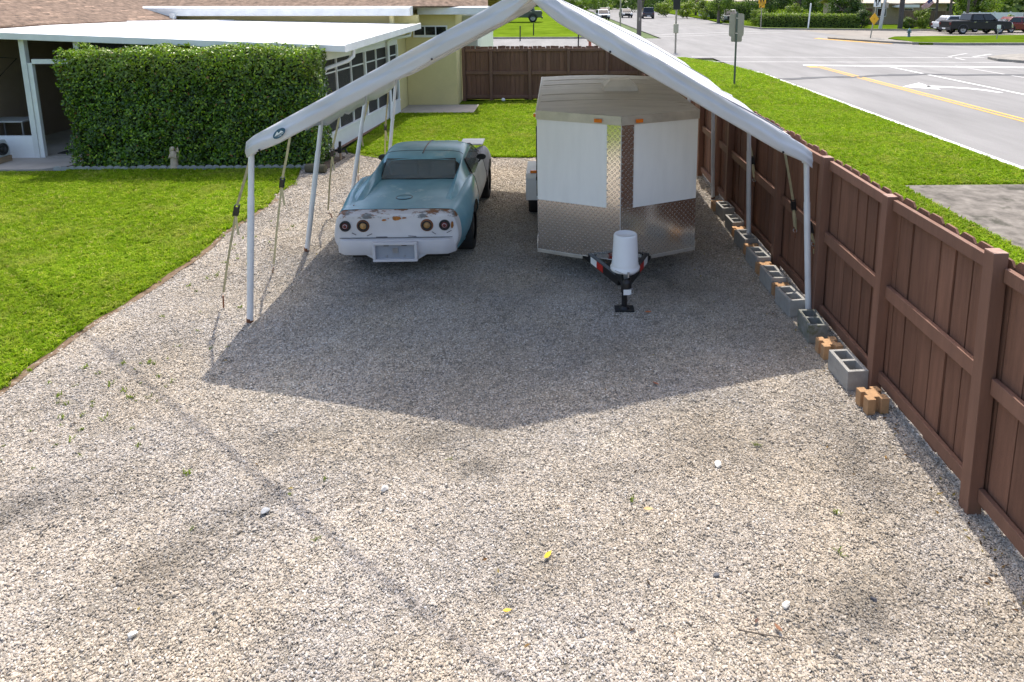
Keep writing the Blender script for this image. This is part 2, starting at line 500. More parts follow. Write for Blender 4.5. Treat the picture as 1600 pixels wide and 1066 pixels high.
M_lawn = mat('lawn_soil_and_thatch', (.09, .135, .010), 1, 0, .25, 1.5, .5, 90, .0, col2=(.13, .18, .018))
M_lawn_far = mat('far_lawn', (.075, .125, .008), 1, 0, .22, .7, .6, 45, .0, col2=(.115, .175, .014))
def wig(x, y): return (vnoise(x + 40, y + 40, 1.3) - .5) * .14 + (vnoise(x + 10, y + 10, 4.0) - .5) * .06
ys = np.arange(-4, 13.0, .15)
edge = [(-5.02 + float(wig(0, y)), float(y)) for y in ys]
tail = [(-5.06, 13.0), (-5.15, 13.4), (-5.3, 13.9)]
ground_poly('lawn', edge + tail + [(-30, 13.9), (-30, -4)], .012, M_lawn)
soil_l = [(x_ + .06 + .05 * float(vnoise(9, y_, 2.3)), y_) for x_, y_ in edge]
ground_poly('soil_edge', edge[::-1] + soil_l, .006, mat('edge_soil', (.15, .105, .07), .95, 0, .4, 9, .6, 60, .1, spots=((.30, .26, .20), 14, .56)))
xs = np.arange(-3.7, 2.9, .2)
bedge = [(float(x), 14.82 + float(wig(x, 0)) * 1.3) for x in xs]
ground_poly('back_lawn', [(-4.95, 15.6), (-4.55, 15.25), (-4.1, 14.95)] + bedge + [(3.0, 14.8), (3.0, 23.3), (-4.9, 23.3)], .012, M_lawn)
ground_poly('verge_lawn', [(3.0, 12.3), (9.62, 12.3), (9.6, 20), (9.6, 31), (9.45, 33.5), (9.0, 36), (8.4, 38.4), (7.8, 39.4), (6.9, 40.0), (3.0, 40.1), (-60, 40.1), (-60, 23.6), (3.0, 23.6)], .012, M_lawn)
ground_poly('fence_side_grass', [(3.0, -6), (6.45, -6), (6.45, 8.6), (6.4, 9.3), (6.6, 12.3), (3.0, 12.3)], .012, M_lawn)
structure('driveway_slab', MB().box(6.5, 9.3, -8, 12.28, -.08, .018), M_slab)
# far lawn climbs gently away from the cross street
fl = MB(); fl.add([(-120, 60.2, .12), (7.2, 60.2, .12), (5.6, 80, .72), (4.6, 120, .8), (4.6, 240, .8), (-120, 240, .8), (-120, 80, .72)], [(0, 1, 2, 6), (6, 2, 3), (6, 3, 4, 5)])
structure('far_lawn', fl, M_lawn_far, fix=False)
structure('far_kerb', MB().box(-120, 7.25, 59.95, 60.18, -.05, .13), M_curb, bevel=.02)
structure('north_kerb', MB().prism([(7.27, 59.95), (7.5, 60.1), (5.9, 80), (4.9, 120), (4.65, 120), (5.65, 80)], 2, -.05, .14), M_curb)
structure('corner_lawn', MB().prism([(27.6, 51.2), (30, 51.0), (150, 51.0), (150, 62.4), (44, 62.3), (30, 60.0), (28.2, 57.5)], 2, -.05, .14), M_lawn_far)
structure('corner_kerb', MB().prism([(27.2, 51.6), (29.9, 50.65), (150, 50.65), (150, 50.95), (30, 50.95), (27.5, 51.7)], 2, -.05, .16), M_curb)
structure('north_verge', MB().prism([(23.6, 77.6), (34, 74.6), (41, 73.6), (150, 73.6), (150, 260), (27.5, 260), (24.3, 110), (22.6, 92)], 2, -.05, .13), M_lawn_far)
structure('north_verge_kerb', MB().prism([(22.3, 92), (23.3, 77.3), (34, 74.2), (41, 73.2), (41, 73.55), (34, 74.55), (23.58, 77.55), (22.58, 92)], 2, -.05, .15), M_curb)

# traffic islands
isl = MB().prism([(24.0, 60.0), (23.6, 58.8), (24.6, 56.4), (26.2, 53.4), (27.5, 51.9), (28.0, 52.3), (27.6, 55.0), (27.9, 57.5), (27.0, 60.2), (25.2, 60.8)], 2, -.05, .13)
structure('traffic_island', isl, M_curb, bevel=.03)
structure('island_paint', MB().prism([(23.3, 60.2), (22.6, 59.6), (24.2, 55.2), (25.9, 52.3), (26.15, 52.4), (24.55, 56.2), (23.4, 59.0)], 2, -.03, -.006), M_line_y)
structure('median_island', MB().prism([(25.6, 36.6), (24.9, 37.8), (25.2, 39.2), (27, 40.6), (31, 42.0), (60, 43), (60, 35.6), (31, 35.8)], 2, -.05, .13), M_curb, bevel=.03)
structure('median_grass', MB().prism([(28.6, 38), (32, 40.6), (60, 41.6), (60, 37), (32, 37.2)], 2, .1, .15), M_lawn_far)

# painted lines
def line(name, x0, y0, x1, y1, w, m, z=-.014):
    d = Vector((x1 - x0, y1 - y0, 0)).normalized(); s = Vector((-d.y, d.x, 0)) * w / 2
    a = Vector((x0, y0, z)); b = Vector((x1, y1, z))
    k = max(1, int((b - a).length / 2.0)); mb = MB(); vs = []
    for i in range(k + 1):
        p = a.lerp(b, i / k); e = 1 + random.uniform(-.07, .07)
        vs += [p - s * e, p + s * e]
    mb.add(vs, [(2 * i, 2 * i + 2, 2 * i + 3, 2 * i + 1) for i in range(k)])
    return structure(name, mb, m, fix=False)
line('edge_line', 9.78, -10, 9.78, 32.2, .15, M_line_w)
line('edge_line', 9.78, 32.2, 8.9, 36.6, .15, M_line_w, -.0145)
line('centre_line', 13.50, -10, 13.50, 35.3, .13, M_line_y)
line('centre_line', 13.78, -10, 13.78, 35.3, .13, M_line_y)
line('centre_line', 13.3, 34.6, 13.3, 35.2, .5, M_line_y, -.0135)
line('lane_line', 17.3, -10, 17.3, 35.6, .15, M_line_w)
line('lane_line', 20.95, -10, 20.95, 35.2, .13, M_line_worn)
line('stop_line', 13.1, 35.75, 24.6, 34.2, .45, M_line_w, -.0135)
line('crosswalk_line', 8.6, 37.9, 25.4, 37.0, .2, M_line_worn)
line('crosswalk_line', 8.2, 41.1, 25.6, 40.1, .2, M_line_worn)
line('crosswalk_line', 9.5, 62.5, 23.5, 70.5, .25, M_line_worn)
line('crosswalk_line', 9.5, 66.0, 23.0, 73.5, .25, M_line_worn)
line('turn_line', 25.2, 40.6, 27.6, 42.6, .2, M_line_worn)
line('turn_line', 23.9, 40.9, 26.4, 43.2, .2, M_line_worn)
line('turn_line', 23.9, 40.9, 23.5, 38.6, .2, M_line_worn)
# left-turn arrow (curved shaft and barbed head)
ar = MB()
zA = -.013
cur = [(16.75, 25.0), (16.6, 25.7), (16.2, 26.3), (15.55, 26.75), (14.95, 26.95)]
vs = []
for i, p in enumerate(cur):
    a = Vector(cur[min(i + 1, 4)]) - Vector(cur[max(i - 1, 0)]); a.normalize(); nn = Vector((-a.y, a.x)) * (.11 + .03 * i)
    vs += [(p[0] - nn.x, p[1] - nn.y, zA), (p[0] + nn.x, p[1] + nn.y, zA)]
ar.add(vs, [(2 * i, 2 * i + 1, 2 * i + 3, 2 * i + 2) for i in range(4)])
ar.add([(14.98, 25.95, zA), (15.25, 28.1, zA), (13.9, 26.85, zA)], [(0, 1, 2)])
structure('turn_arrow', ar, M_line_w)
# tar seal across the road
pts = [(9.7, 29.6), (11.2, 29.9), (12.2, 30.3), (13.2, 30.1), (14.8, 30.9), (16.2, 31.0), (17.2, 31.4), (18.6, 30.9), (20.5, 31.0), (23, 30.7), (26.9, 30.5)]
tb = MB(); vs = []
for i, (x, y) in enumerate(pts): w = random.uniform(.12, .30); vs += [(x, y - w, -.0125), (x, y + w, -.0125)]
tb.add(vs, [(2 * i, 2 * i + 2, 2 * i + 3, 2 * i + 1) for i in range(len(pts) - 1)])
for a, b, w in (((10.0, 29.2), (11.6, 29.9), .05), ((11.0, 30.2), (13.4, 30.6), .07), ((15.5, 31.3), (18.2, 31.35), .08)):
    tb.add([(a[0], a[1] - w, -.0118), (b[0], b[1] - w, -.0118), (b[0], b[1] + w, -.0118), (a[0], a[1] + w, -.0118)], [(0, 1, 2, 3)])
structure('tar_seam', tb, M_tar, fix=False)

# ------------------------------------------------------------------ gravel yard
def lawn_edge_x(y): return np.where(y < 12.9, -5.02 + wig(np.zeros_like(y), y), -5.06 - np.clip(y - 13, 0, 1) * .25)
def back_edge_y(x): return np.where(x > -3.7, 14.82 + wig(x, np.zeros_like(x)) * 1.3, 14.9 + (-3.7 - x) * .55)
gb = MB()
gx = np.arange(-5.6, 3.3, .1); gy = np.arange(-3, 15.7, .1)
GX, GY = np.meshgrid(gx, gy, indexing='ij')
def ground_h(x, y): return (fbm(x, y, .7) - .5) * .022 - .006
GZ = ground_h(GX, GY)
gb.grid(np.stack([GX, GY, GZ], -1))
M_gravel_bed = mat('gravel_bed', (.17, .152, .125), .95, 0, .3, 90, 1.0, 160, .1, col2=(.34, .305, .255), spots=((.14, .125, .105), 40, .60))
structure('gravel_yard', gb, M_gravel_bed, fix=False)

pal = np.array([(.425, .385, .315), (.365, .325, .26), (.485, .45, .385), (.295, .265, .215), (.41, .385, .335), (.55, .53, .475), (.22, .205, .18), (.12, .118, .115), (.36, .23, .12), (.25, .14, .08)])
pprob = [.22, .20, .15, .15, .12, .05, .065, .025, .012, .008]
def stone_patch(i):
    """a hand-sized patch of loose limestone chips, each its own little polyhedron with its own tone"""
    r = random.Random(100 + i); bm = bmesh.new(); cl = bm.verts.layers.float_color.new('col')
    for k in range(26):
        rad = r.lognormvariate(math.log(.0050), .42); rad = min(max(rad, .0025), .0115)
        a, d = r.uniform(0, 6.283), .05 * math.sqrt(r.random())
        mx = Matrix.Translation((d * math.cos(a), d * math.sin(a), rad * r.uniform(-.1, .6))) @ Matrix.Rotation(r.uniform(0, 6.28), 4, 'Z') @ Matrix.Rotation(r.gauss(0, .5), 4, 'X') @ Matrix.Diagonal((rad * r.uniform(.9, 1.45), rad * r.uniform(.8, 1.1), rad * r.uniform(.55, .9), 1))
        vs = bmesh.ops.create_icosphere(bm, subdivisions=1, radius=1)['verts']
        c_ = pal[r.choices(range(10), pprob)[0]] * r.uniform(.82, 1.15)
        for v in vs:
            v.co = mx @ (v.co * r.uniform(.8, 1.12)); v[cl] = (*c_, 1)
    me = bpy.data.meshes.new('stones'); bm.to_mesh(me); bm.free(); me.materials.append(M_stone)
    return bpy.data.objects.new('stones', me)
STONES = [stone_patch(i) for i in range(24)]
def gravel_points():
    P = []
    for (y0, y1, dens) in ((2.4, 5.0, 1600), (5.0, 8.0, 1250), (8.0, 11.0, 850), (11.0, 15.4, 520)):
        n = int((y1 - y0) * 8.3 * dens)
        x = rng.uniform(-5.35, 2.98, n); y = rng.uniform(y0, y1, n)
        ok = (x > lawn_edge_x(y) + .07 - rng.exponential(.035, n)) & ((y < back_edge_y(x) + rng.exponential(.03, n)))
        ok &= (np.abs(x) < 1.05 * y + 1.2)
        packed = np.clip((fbm(x + 70, y + 30, 1.3) - .56) * 6, 0, 1) + .8 * np.exp(-((x - 2.35) / .35) ** 2) * fbm(x, y, 3)
        ok &= rng.random(n) > .36 * packed
        P.append(np.stack([x[ok], y[ok]], 1))
    return np.concatenate(P)
P2 = gravel_points(); n = len(P2)
x, y = P2[:, 0], P2[:, 1]
sz = .86 * rng.uniform(.75, 1.3, n) * np.where(y > 8, 1.25, 1.0) * np.where(y > 11, 1.2, 1.0) * (.85 + .3 * fbm(x + 3, y + 60, .9))
z = ground_h(x, y) + rng.uniform(-.003, .004, n)
scl = np.stack([sz, sz, sz], 1)
rot = np.stack([rng.normal(0, .08, n), rng.normal(0, .08, n), rng.uniform(0, 6.283, n)], 1)
c = np.ones((n, 3)) * rng.uniform(.92, 1.08, (n, 1))
# dirt and damp staining with a shape of its own
st = np.ones(n)
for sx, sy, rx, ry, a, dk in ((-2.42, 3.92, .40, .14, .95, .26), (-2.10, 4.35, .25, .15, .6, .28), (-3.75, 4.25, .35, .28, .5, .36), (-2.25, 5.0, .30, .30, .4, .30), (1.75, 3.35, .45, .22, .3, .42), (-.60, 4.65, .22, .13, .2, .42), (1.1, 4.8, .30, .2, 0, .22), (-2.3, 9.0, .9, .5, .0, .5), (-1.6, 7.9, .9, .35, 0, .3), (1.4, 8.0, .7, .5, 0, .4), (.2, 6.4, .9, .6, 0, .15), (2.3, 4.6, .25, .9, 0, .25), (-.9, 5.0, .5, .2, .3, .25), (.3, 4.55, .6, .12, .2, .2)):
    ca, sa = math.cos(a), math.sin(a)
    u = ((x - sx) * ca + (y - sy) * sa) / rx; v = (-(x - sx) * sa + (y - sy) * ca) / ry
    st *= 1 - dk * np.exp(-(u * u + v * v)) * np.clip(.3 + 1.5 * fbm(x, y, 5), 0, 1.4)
fb = fbm(x + 5, y + 8, 1.1)
st *= .80 + .40 * fb
c = c * st[:, None]
warm = np.clip((fbm(x + 20, y, 1.6) - .5) * 2, -.5, .5)
c[:, 1] *= .99; c[:, 2] *= 1.0 - .08 * warm; c[:, 0] *= 1.02 + .04 * warm
col = np.ones((n, 4)); col[:, :3] = np.clip(c, .05, 1.2)
tag(scatter('gravel', np.stack([x, y, z], 1), rot, scl, rng.integers(0, 24, n), col, STONES), 'pale limestone gravel covering the yard', 'gravel')

# ------------------------------------------------------------------ grass
def tuft_template(k):
    r = random.Random(50 + k); mb = MB()
    for _ in range(9):
        a = r.uniform(0, 6.283); d = Vector((math.cos(a), math.sin(a), 0)); s = Vector((-d.y, d.x, 0))
        h = r.uniform(.55, 1.1); lean = r.uniform(.25, .95); w = r.uniform(.055, .10)
        b = Vector((r.uniform(-.4, .4), r.uniform(-.4, .4), 0))
        p1 = b + d * lean * .3 * h + Vector((0, 0, h * .6)); p2 = b + d * lean * h + Vector((0, 0, h * (1 - .35 * lean)))
        mb.add([b - s * w, b + s * w, p1 + s * w * .8, p1 - s * w * .8, p2], [(0, 1, 2, 3), (3, 2, 4)])
    return template('tuft', mb, M_grass)
TUFTS = [tuft_template(k) for k in range(6)]
GPAL = np.array([(.208, .308, .014), (.262, .355, .018), (.165, .262, .012), (.335, .40, .034), (.42, .40, .11)])
def grass(name, label, regions, zf=lambda x, y: x * 0 + .012, h=.055):
    X = []; Y = []; SC = []
    for (x0, x1, y0, y1, dens, sc, inside) in regions:
        n = int((x1 - x0) * (y1 - y0) * dens)
        x = rng.uniform(x0, x1, n); y = rng.uniform(y0, y1, n)
        ok = inside(x, y)
        X.append(x[ok]); Y.append(y[ok]); SC.append(np.full(ok.sum(), sc))
    x = np.concatenate(X); y = np.concatenate(Y); sc = np.concatenate(SC); n = len(x)
    patch = fbm(x, y, .8)
    s = h * sc * rng.uniform(.75, 1.2, n) * (.88 + .24 * patch)
    scl = np.stack([s * 1.25, s * 1.25, s], 1)
    rot = np.stack([rng.normal(0, .12, n), rng.normal(0, .12, n), rng.uniform(0, 6.283, n)], 1)
    k = rng.choice(5, n, p=[.36, .28, .20, .12, .04])
    c = GPAL[k] * (.80 + .40 * patch)[:, None] * rng.uniform(.75, 1.2, (n, 1))
    dry = np.clip((fbm(x + 31, y + 7, 1.7) - .60) * 5, 0, 1)[:, None]
    c = c * (1 - .35 * dry) + np.array([.40, .36, .11]) * .35 * dry
    col = np.ones((n, 4)); col[:, :3] = c
    o = scatter(name, np.stack([x, y, zf(x, y)], 1), rot, scl, rng.integers(0, 6, n), col, TUFTS)
    return tag(o, label, 'grass')
inL = lambda x, y: (x < lawn_edge_x(y) - .03 + rng.exponential(.035, len(x)) * (fbm(x, y, 3.0) > .5)) & (y < 13.9) & ((x > -10.0) | (y < 13.75)) & (x > -1.0 * y - 1.5)
grass('lawn_grass', 'thick green lawn grass left of the gravel', [(-10.5, -4.9, 5.2, 9.5, 1150, .9, inL), (-15.5, -4.9, 9.5, 13.9, 800, 1.05, inL)])
inB = lambda x, y: (y > back_edge_y(x) + .02) & (x > -4.85) & (x < 2.75) & ~((y > 20.7) & (x < -2.4))
grass('back_lawn_grass', 'bright green grass behind the car up to the back fence', [(-4.9, 2.75, 14.8, 23.2, 520, 1.25, inB)])
inV = lambda x, y: (x < np.where(y < 31, 9.56, np.where(y < 36, 9.6 - (y - 31) * .12, 9.0 - (y - 36) * .36))) & (y < 40.0) & ~((y < 12.32) & (x > 6.5))
grass('verge_grass', 'green verge grass between the side fence and the road', [(3.3, 9.65, 12.3, 22, 480, 1.2, inV), (3.6, 9.65, 22, 40, 240, 1.7, inV), (5.3, 6.55, 8.0, 12.3, 600, 1.3, inV)])
# weeds on the gravel
nw = 46
wx = np.concatenate([rng.normal(-4.0, .35, nw), rng.normal(-4.3, .25, 30), rng.uniform(-3, 2.2, 10)])
wy = np.concatenate([rng.normal(5.7, .55, nw), rng.normal(8.6, 1.0, 30), rng.uniform(3, 5, 10)])
k = np.abs(wx) < wy * 1.02
wx, wy = wx[k], wy[k]; n = len(wx)
s = rng.uniform(.018, .045, n)
col = np.ones((n, 4)); col[:, :3] = np.array([.15, .19, .04]) * rng.uniform(.7, 1.3, (n, 1))
tag(scatter('gravel_weeds', np.stack([wx, wy, np.zeros(n)], 1), np.stack([np.zeros(n), np.zeros(n), rng.uniform(0, 6, n)], 1), np.stack([s * 1.6, s * 1.6, s], 1), rng.integers(0, 6, n), col, TUFTS), 'small weeds sprouting through the gravel by the lawn edge', 'weeds')

# ------------------------------------------------------------------ fences
def picket_mesh(h, w=.188, t=.018, ear=.035):
    mb = MB()
    mb.prism([(-w / 2, 0), (w / 2, 0), (w / 2, h - ear), (w / 2 - ear, h), (-w / 2 + ear, h), (-w / 2, h - ear)], 1, -t / 2, t / 2)
    me = mb.mesh('board'); me.materials.append(M_fence); return me
def bm_fix(me):
    bm = bmesh.new(); bm.from_mesh(me); bmesh.ops.recalc_face_normals(bm, faces=bm.faces); bm.to_mesh(me); bm.free(); return me

side_posts = [0, 1.40, 2.87, 4.25, 5.68, 6.98, 8.2, 9.06, 10.45, 11.85, 13.2, 14.6, 16.0, 17.35, 18.7, 20.05, 20.62]
sf = thing('wooden_fence', 'long brown wooden fence running along the road side of the yard', 'fence', (2.93, 2.70, 0))
def fence_along(t, posts, length, axis, yard, post_h, board_h, bw, gap, special=None, seed=3, ear=.035):
    """axis 0/1 = run along local x/y; yard = sign of the perpendicular direction that faces the yard"""
    rd = random.Random(seed)
    rz = 0 if axis == 0 else R(90)
    pms = [bm_fix(picket_mesh(board_h + d, bw, ear=ear)) for d in (0, .007, -.009)]
    pm = bm_fix(MB().box(-.05, .05, -.05, .05, -.15, post_h).mesh('post')); pm.materials.append(M_fence_post)
    cm = bm_fix(MB().box(-.0485, .0485, -.0485, .0485, post_h + .0005, post_h + .004).mesh('post_top')); cm.materials.append(M_cut)
    def at(a, b, z): return (a, b * yard, z) if axis == 0 else (b * yard, a, z)
    for i, p in enumerate(posts):
        dz = rd.uniform(-.012, .02) + (special or {}).get(i, 0)
        rot = (rd.uniform(-.006, .006), rd.uniform(-.008, .008), rd.uniform(-.02, .02))
        o = link('post', pm, None, t, at(p, .074, dz), bevel=.004); o.rotation_euler = rot
        c_ = link('post_top', cm, None, o)
    for i in range(len(posts) - 1):
        L = posts[i + 1] - posts[i] - .104
        if L < .2: continue
        for zc, zh in ((1.755, .095), (.975, .115), (.16, .10)):
            mb = MB()
            if axis == 0: mb.box(-L / 2, L / 2, -.02, .02, -zh / 2, zh / 2)
            else: mb.box(-.02, .02, -L / 2, L / 2, -zh / 2, zh / 2)
            o = mb.build('rail', M_fence_post, t, at((posts[i] + posts[i + 1]) / 2, .045, zc + rd.uniform(-.012, .012)), bevel=.004)
            tilt = rd.uniform(-.007, .007)
            o.rotation_euler = (0, tilt, 0) if axis == 0 else (tilt, 0, 0)
    bq = MB().box(-.045, .045, -.008, .008, 0, board_h - .14) if axis == 0 else MB().box(-.008, .008, -.045, .045, 0, board_h - .14)
    bat = bm_fix(bq.mesh('batten')); bat.materials.append(M_fence)
    x = posts[0] + .02; i = 0
    while x < length:
        o = link('board', pms[rd.randrange(3)], None, t, at(x, rd.uniform(-.003, .003), .05 + rd.uniform(-.014, .014)))
        o.rotation_euler = (rd.uniform(-.006, .006), rd.uniform(-.007, .007), rz + rd.uniform(-.03, .03))
        st_ = bw + gap * rd.uniform(.5, 1.7); i += 1
        link('batten', bat, None, t, at(x + st_ / 2, -.022, .05))
        x += st_
fence_along(sf, side_posts, 20.62, 1, -1, 1.83, 1.80, .186, .015, {1: .05})
bf = thing('wooden_fence', 'dark brown wooden fence closing off the back lawn behind the trailer', 'fence', (-3.2, 23.42, 0))
fence_along(bf, [.06, .98, 2.31, 3.63, 4.95, 6.05], 6.1, 0, -1, 1.80, 1.83, .142, .008, seed=9, ear=.006)

# ------------------------------------------------------------------ canopy carport
cn = thing('carport_canopy', 'white tarp carport canopy on steel legs over the car and trailer', 'carport', (-.25, 7.0, 0))
LEGY = [0.04, 2.25, 4.45, 6.62]                 # local y of the leg frames
XL, XR, ZE_L, ZE_R, ZR = -2.93, 2.94, 2.02, 1.88, 3.58
def roof_z(x):
    return ZR + (x / XL) * (ZE_L - ZR) if x < 0 else ZR + (x / XR) * (ZE_R - ZR)
nx, ny = 64, 72
xs_ = np.concatenate([np.linspace(XL, 0, nx // 2, endpoint=False), np.linspace(0, XR, nx // 2 + 1)])
ys_ = np.linspace(-.05, 6.70, ny)
G = np.zeros((ny, len(xs_), 3))
for j, yv in enumerate(ys_):
    k = np.searchsorted(LEGY, yv); 
    if 0 < k < 4:
        f = (yv - LEGY[k - 1]) / (LEGY[k] - LEGY[k - 1]); sag = math.sin(math.pi * f) ** 1.0
    else: sag = 0
    for i, xv in enumerate(xs_):
        fx = abs(xv) / 2.98
        zz = roof_z(xv)
        crease = .045 * max(0, 1 - abs((yv - .62) / .10)) + .045 * max(0, 1 - abs((yv - 1.55) / .12)) + .045 * max(0, 1 - abs((yv - 3.3) / .12))
        wob = .012 * math.sin(xv * 5.1 + yv * 1.3) + .010 * math.sin(yv * 6.3 + xv * 2)
        zz -= sag * (.055 + .05 * math.sin(math.pi * min(1, fx))) * (1 if .02 < fx < .98 else .5)
        zz += crease * min(1, fx * 4) + wob * sag - .05 * max(0, (fx - .95) / .05) ** 2 - .02 * max(0, 1 - fx / .04)
        if xv > 0: zz += .24 * (max(0, yv) / 6.7) * min(1, fx * 1.6)      # the right rear stands higher
        G[j, i] = (xv, yv, zz + .045)
# side skirts
def skirt(col, drop, out):
    rows = []
    for d in (.35, .7, 1.0):
        q = col.copy(); q[:, 2] -= drop * d * np.clip(.42 + (q[:, 1] - 1.2) * .45, .42, 1.0); q[:, 0] += out * min(1, d * 1.3)
        q[:, 2] += .012 * np.sin(q[:, 1] * 7.0) * d
        rows.append(q)
    return rows
Ls = skirt(G[:, 0], .28, -.02); Rs = skirt(G[:, -1], .17, .02)
GA = np.concatenate([Ls[2][:, None], Ls[1][:, None], Ls[0][:, None], G, Rs[0][:, None], Rs[1][:, None], Rs[2][:, None]], 1)
cover = MB().grid(GA)
cov = cover.build('cover', M_tarp, cn, solid=.004)
# front and rear valances folded over the end rafters
def valance(row, y_dir, drop):
    a = row.shape[0]; lay = []
    for k, (dy, dz) in enumerate(((.010, .003), (.012, -.03), (.012, -.06), (.014, -.088), (.030, -.100), (.029, -.13), (.026, -.16), (.023, -.19), (.020, -drop))):
        q = row.copy()
        xx = q[:, 0]
        q[:, 1] += y_dir * (dy + (.018 * np.sin(xx * 2.3 + 1) + .008 * np.sin(xx * 7)) * min(1, -dz / .1 if dz < 0 else 0))
        q[:, 1] += .007 * np.sin(xx * 9.0 + dz * 40) * np.sin(xx * 3.1 + 2 + dz * 15) + .004 * np.sin(xx * 23 - dz * 60)
        edge_ = np.clip((np.abs(xx) - 2.6) / .4, 0, 1)
        apex = np.clip(1 - np.abs(xx) / .28, 0, 1)
        q[:, 2] += dz * (1 - .30 * edge_ - .45 * apex ** 1.5)
        lay.append(q)
    return np.stack(lay, 0)
fr = G[0].copy(); bk = G[-1].copy()
MB().grid(valance(fr, -1, .215)).build('front_valance', M_tarp, cn, solid=.004)
MB().grid(valance(bk, 1, .245)).build('rear_valance', M_tarp, cn, solid=.004)
M_fold_shade = mat('tarp_fold_shade', (.30, .30, .32), .7, 0, .15, 8)  # thin grey tubes added on the tarp to draw the shade along its folds
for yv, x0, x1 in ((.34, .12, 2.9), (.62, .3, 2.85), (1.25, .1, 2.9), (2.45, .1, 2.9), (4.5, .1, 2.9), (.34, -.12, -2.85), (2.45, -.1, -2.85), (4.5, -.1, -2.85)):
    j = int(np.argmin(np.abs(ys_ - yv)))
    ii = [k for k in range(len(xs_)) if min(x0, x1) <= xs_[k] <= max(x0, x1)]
    MB().tube([(G[j, k, 0], G[j, k, 1], G[j, k, 2] + .007) for k in ii], .009, 6).build('fold_shade_line', M_fold_shade, cov)
# frame
for yv in LEGY:
    MB().tube([(XL + .01, yv, ZE_L - .02), (-.04, yv, ZR - .01)], .026).build('rafter', M_tube, cn)
    MB().tube([(XR - .01, yv, ZE_R - .02 + .036 * yv), (.04, yv, ZR - .01)], .026).build('rafter', M_tube, cn)
MB().tube([(0, LEGY[0], ZR), (0, LEGY[-1], ZR)], .026).build('ridge_pole', M_tube, cn)
for sx, z in ((XL + .02, ZE_L - .03), (XR - .02, ZE_R - .03)):
    up3 = .24 if sx > 0 else 0
    MB().tube([(sx, LEGY[0], z), (sx, LEGY[-1], z + up3)], .026).build('eave_rail', M_tube, cn)
    MB().tube([(sx * .5, LEGY[0], (z + ZR) / 2), (sx * .5, LEGY[-1], (z + ZR + up3) / 2)], .022).build('purlin', M_tube, cn)
LEGF = [(-3.12, .08), (-3.26, 2.22), (-3.30, 4.45), (-3.18, 6.6)]
REGF = [(3.035, -.02), (3.01, 2.28), (3.01, 4.55), (2.97, 6.5)]
def leg(top, foot, z0):
    mid = [tuple(top[k] + (foot[k] - top[k]) * f for k in range(3)) for f in (0, .28, .285, 1)]
    o = MB().tube(mid, [.030, .030, .034, .034], 12).build('leg', M_tube, cn)
    MB().lathe([(.036, z0 + .0), (.036, z0 + .05)], (foot[0], foot[1], 0), 12, cap=True).build('rusty_foot', M_rust, o)
    MB().lathe([(.042, 0), (.046, .02), (.046, .09), (.040, .11)], (top[0], top[1], top[2] - .09), 10).build('corner_joint', M_tube, o)
for (fx, fy), yv in zip(LEGF, LEGY): leg((XL + .01, yv, ZE_L - .03), (fx, fy, .005), 0)
for i, ((fx, fy), yv) in enumerate(zip(REGF, LEGY)): leg((XR - .02, yv, ZE_R - .03 + .036 * yv), (fx, fy, .005), 0)
# maker's oval badge on the front valance: dark oval with pale peaks
M_badge = mat('badge_blue', (.03, .10, .16), .5); M_badge2 = mat('badge_white', (.75, .8, .8), .5)
def on_front(x, dz):   # point on the front valance
    return Vector((x, -.05 - .042 - .018 * math.sin(x * 2.3 + 1) - .008 * math.sin(x * 7), roof_z(x) + .045 + dz))
sl = (ZR - ZE_L) / -XL
bc = -2.56
def badge_pt(u, v, off=.004):
    q = on_front(bc + u, -.115 + v); q.y -= off; return q
bb = MB(); ring = [badge_pt(.066 * math.cos(t), .046 * math.sin(t)) for t in np.linspace(0, 2 * math.pi, 22)[:-1]]
bb.add(ring, [tuple(range(21))])
bo = bb.build('badge', M_badge, cn)
pk_ = MB()
for tri in (((-.050, -.008), (-.018, .028), (.006, -.008)), ((-.012, -.006), (.020, .020), (.048, -.006)), ((-.048, -.014), (.048, -.014), (.044, -.020)), ((-.030, -.026), (.030, -.026), (.02, -.032))):
    pk_.add([badge_pt(u, v, .008) for u, v in tri], [(0, 1, 2)])
pk_.build('badge_peaks', M_badge2, bo)
for bx in (-2.78, -1.0, .8, 2.62):
    q = on_front(bx, -.20 * (1 - .3 * max(0, (abs(bx) - 2.6) / .4)))
    MB().lathe([(.001, -.012), (.011, -.010), (.012, 0)], (q.x, q.y, q.z), 10, 'y').build('grommet', M_black, cn)

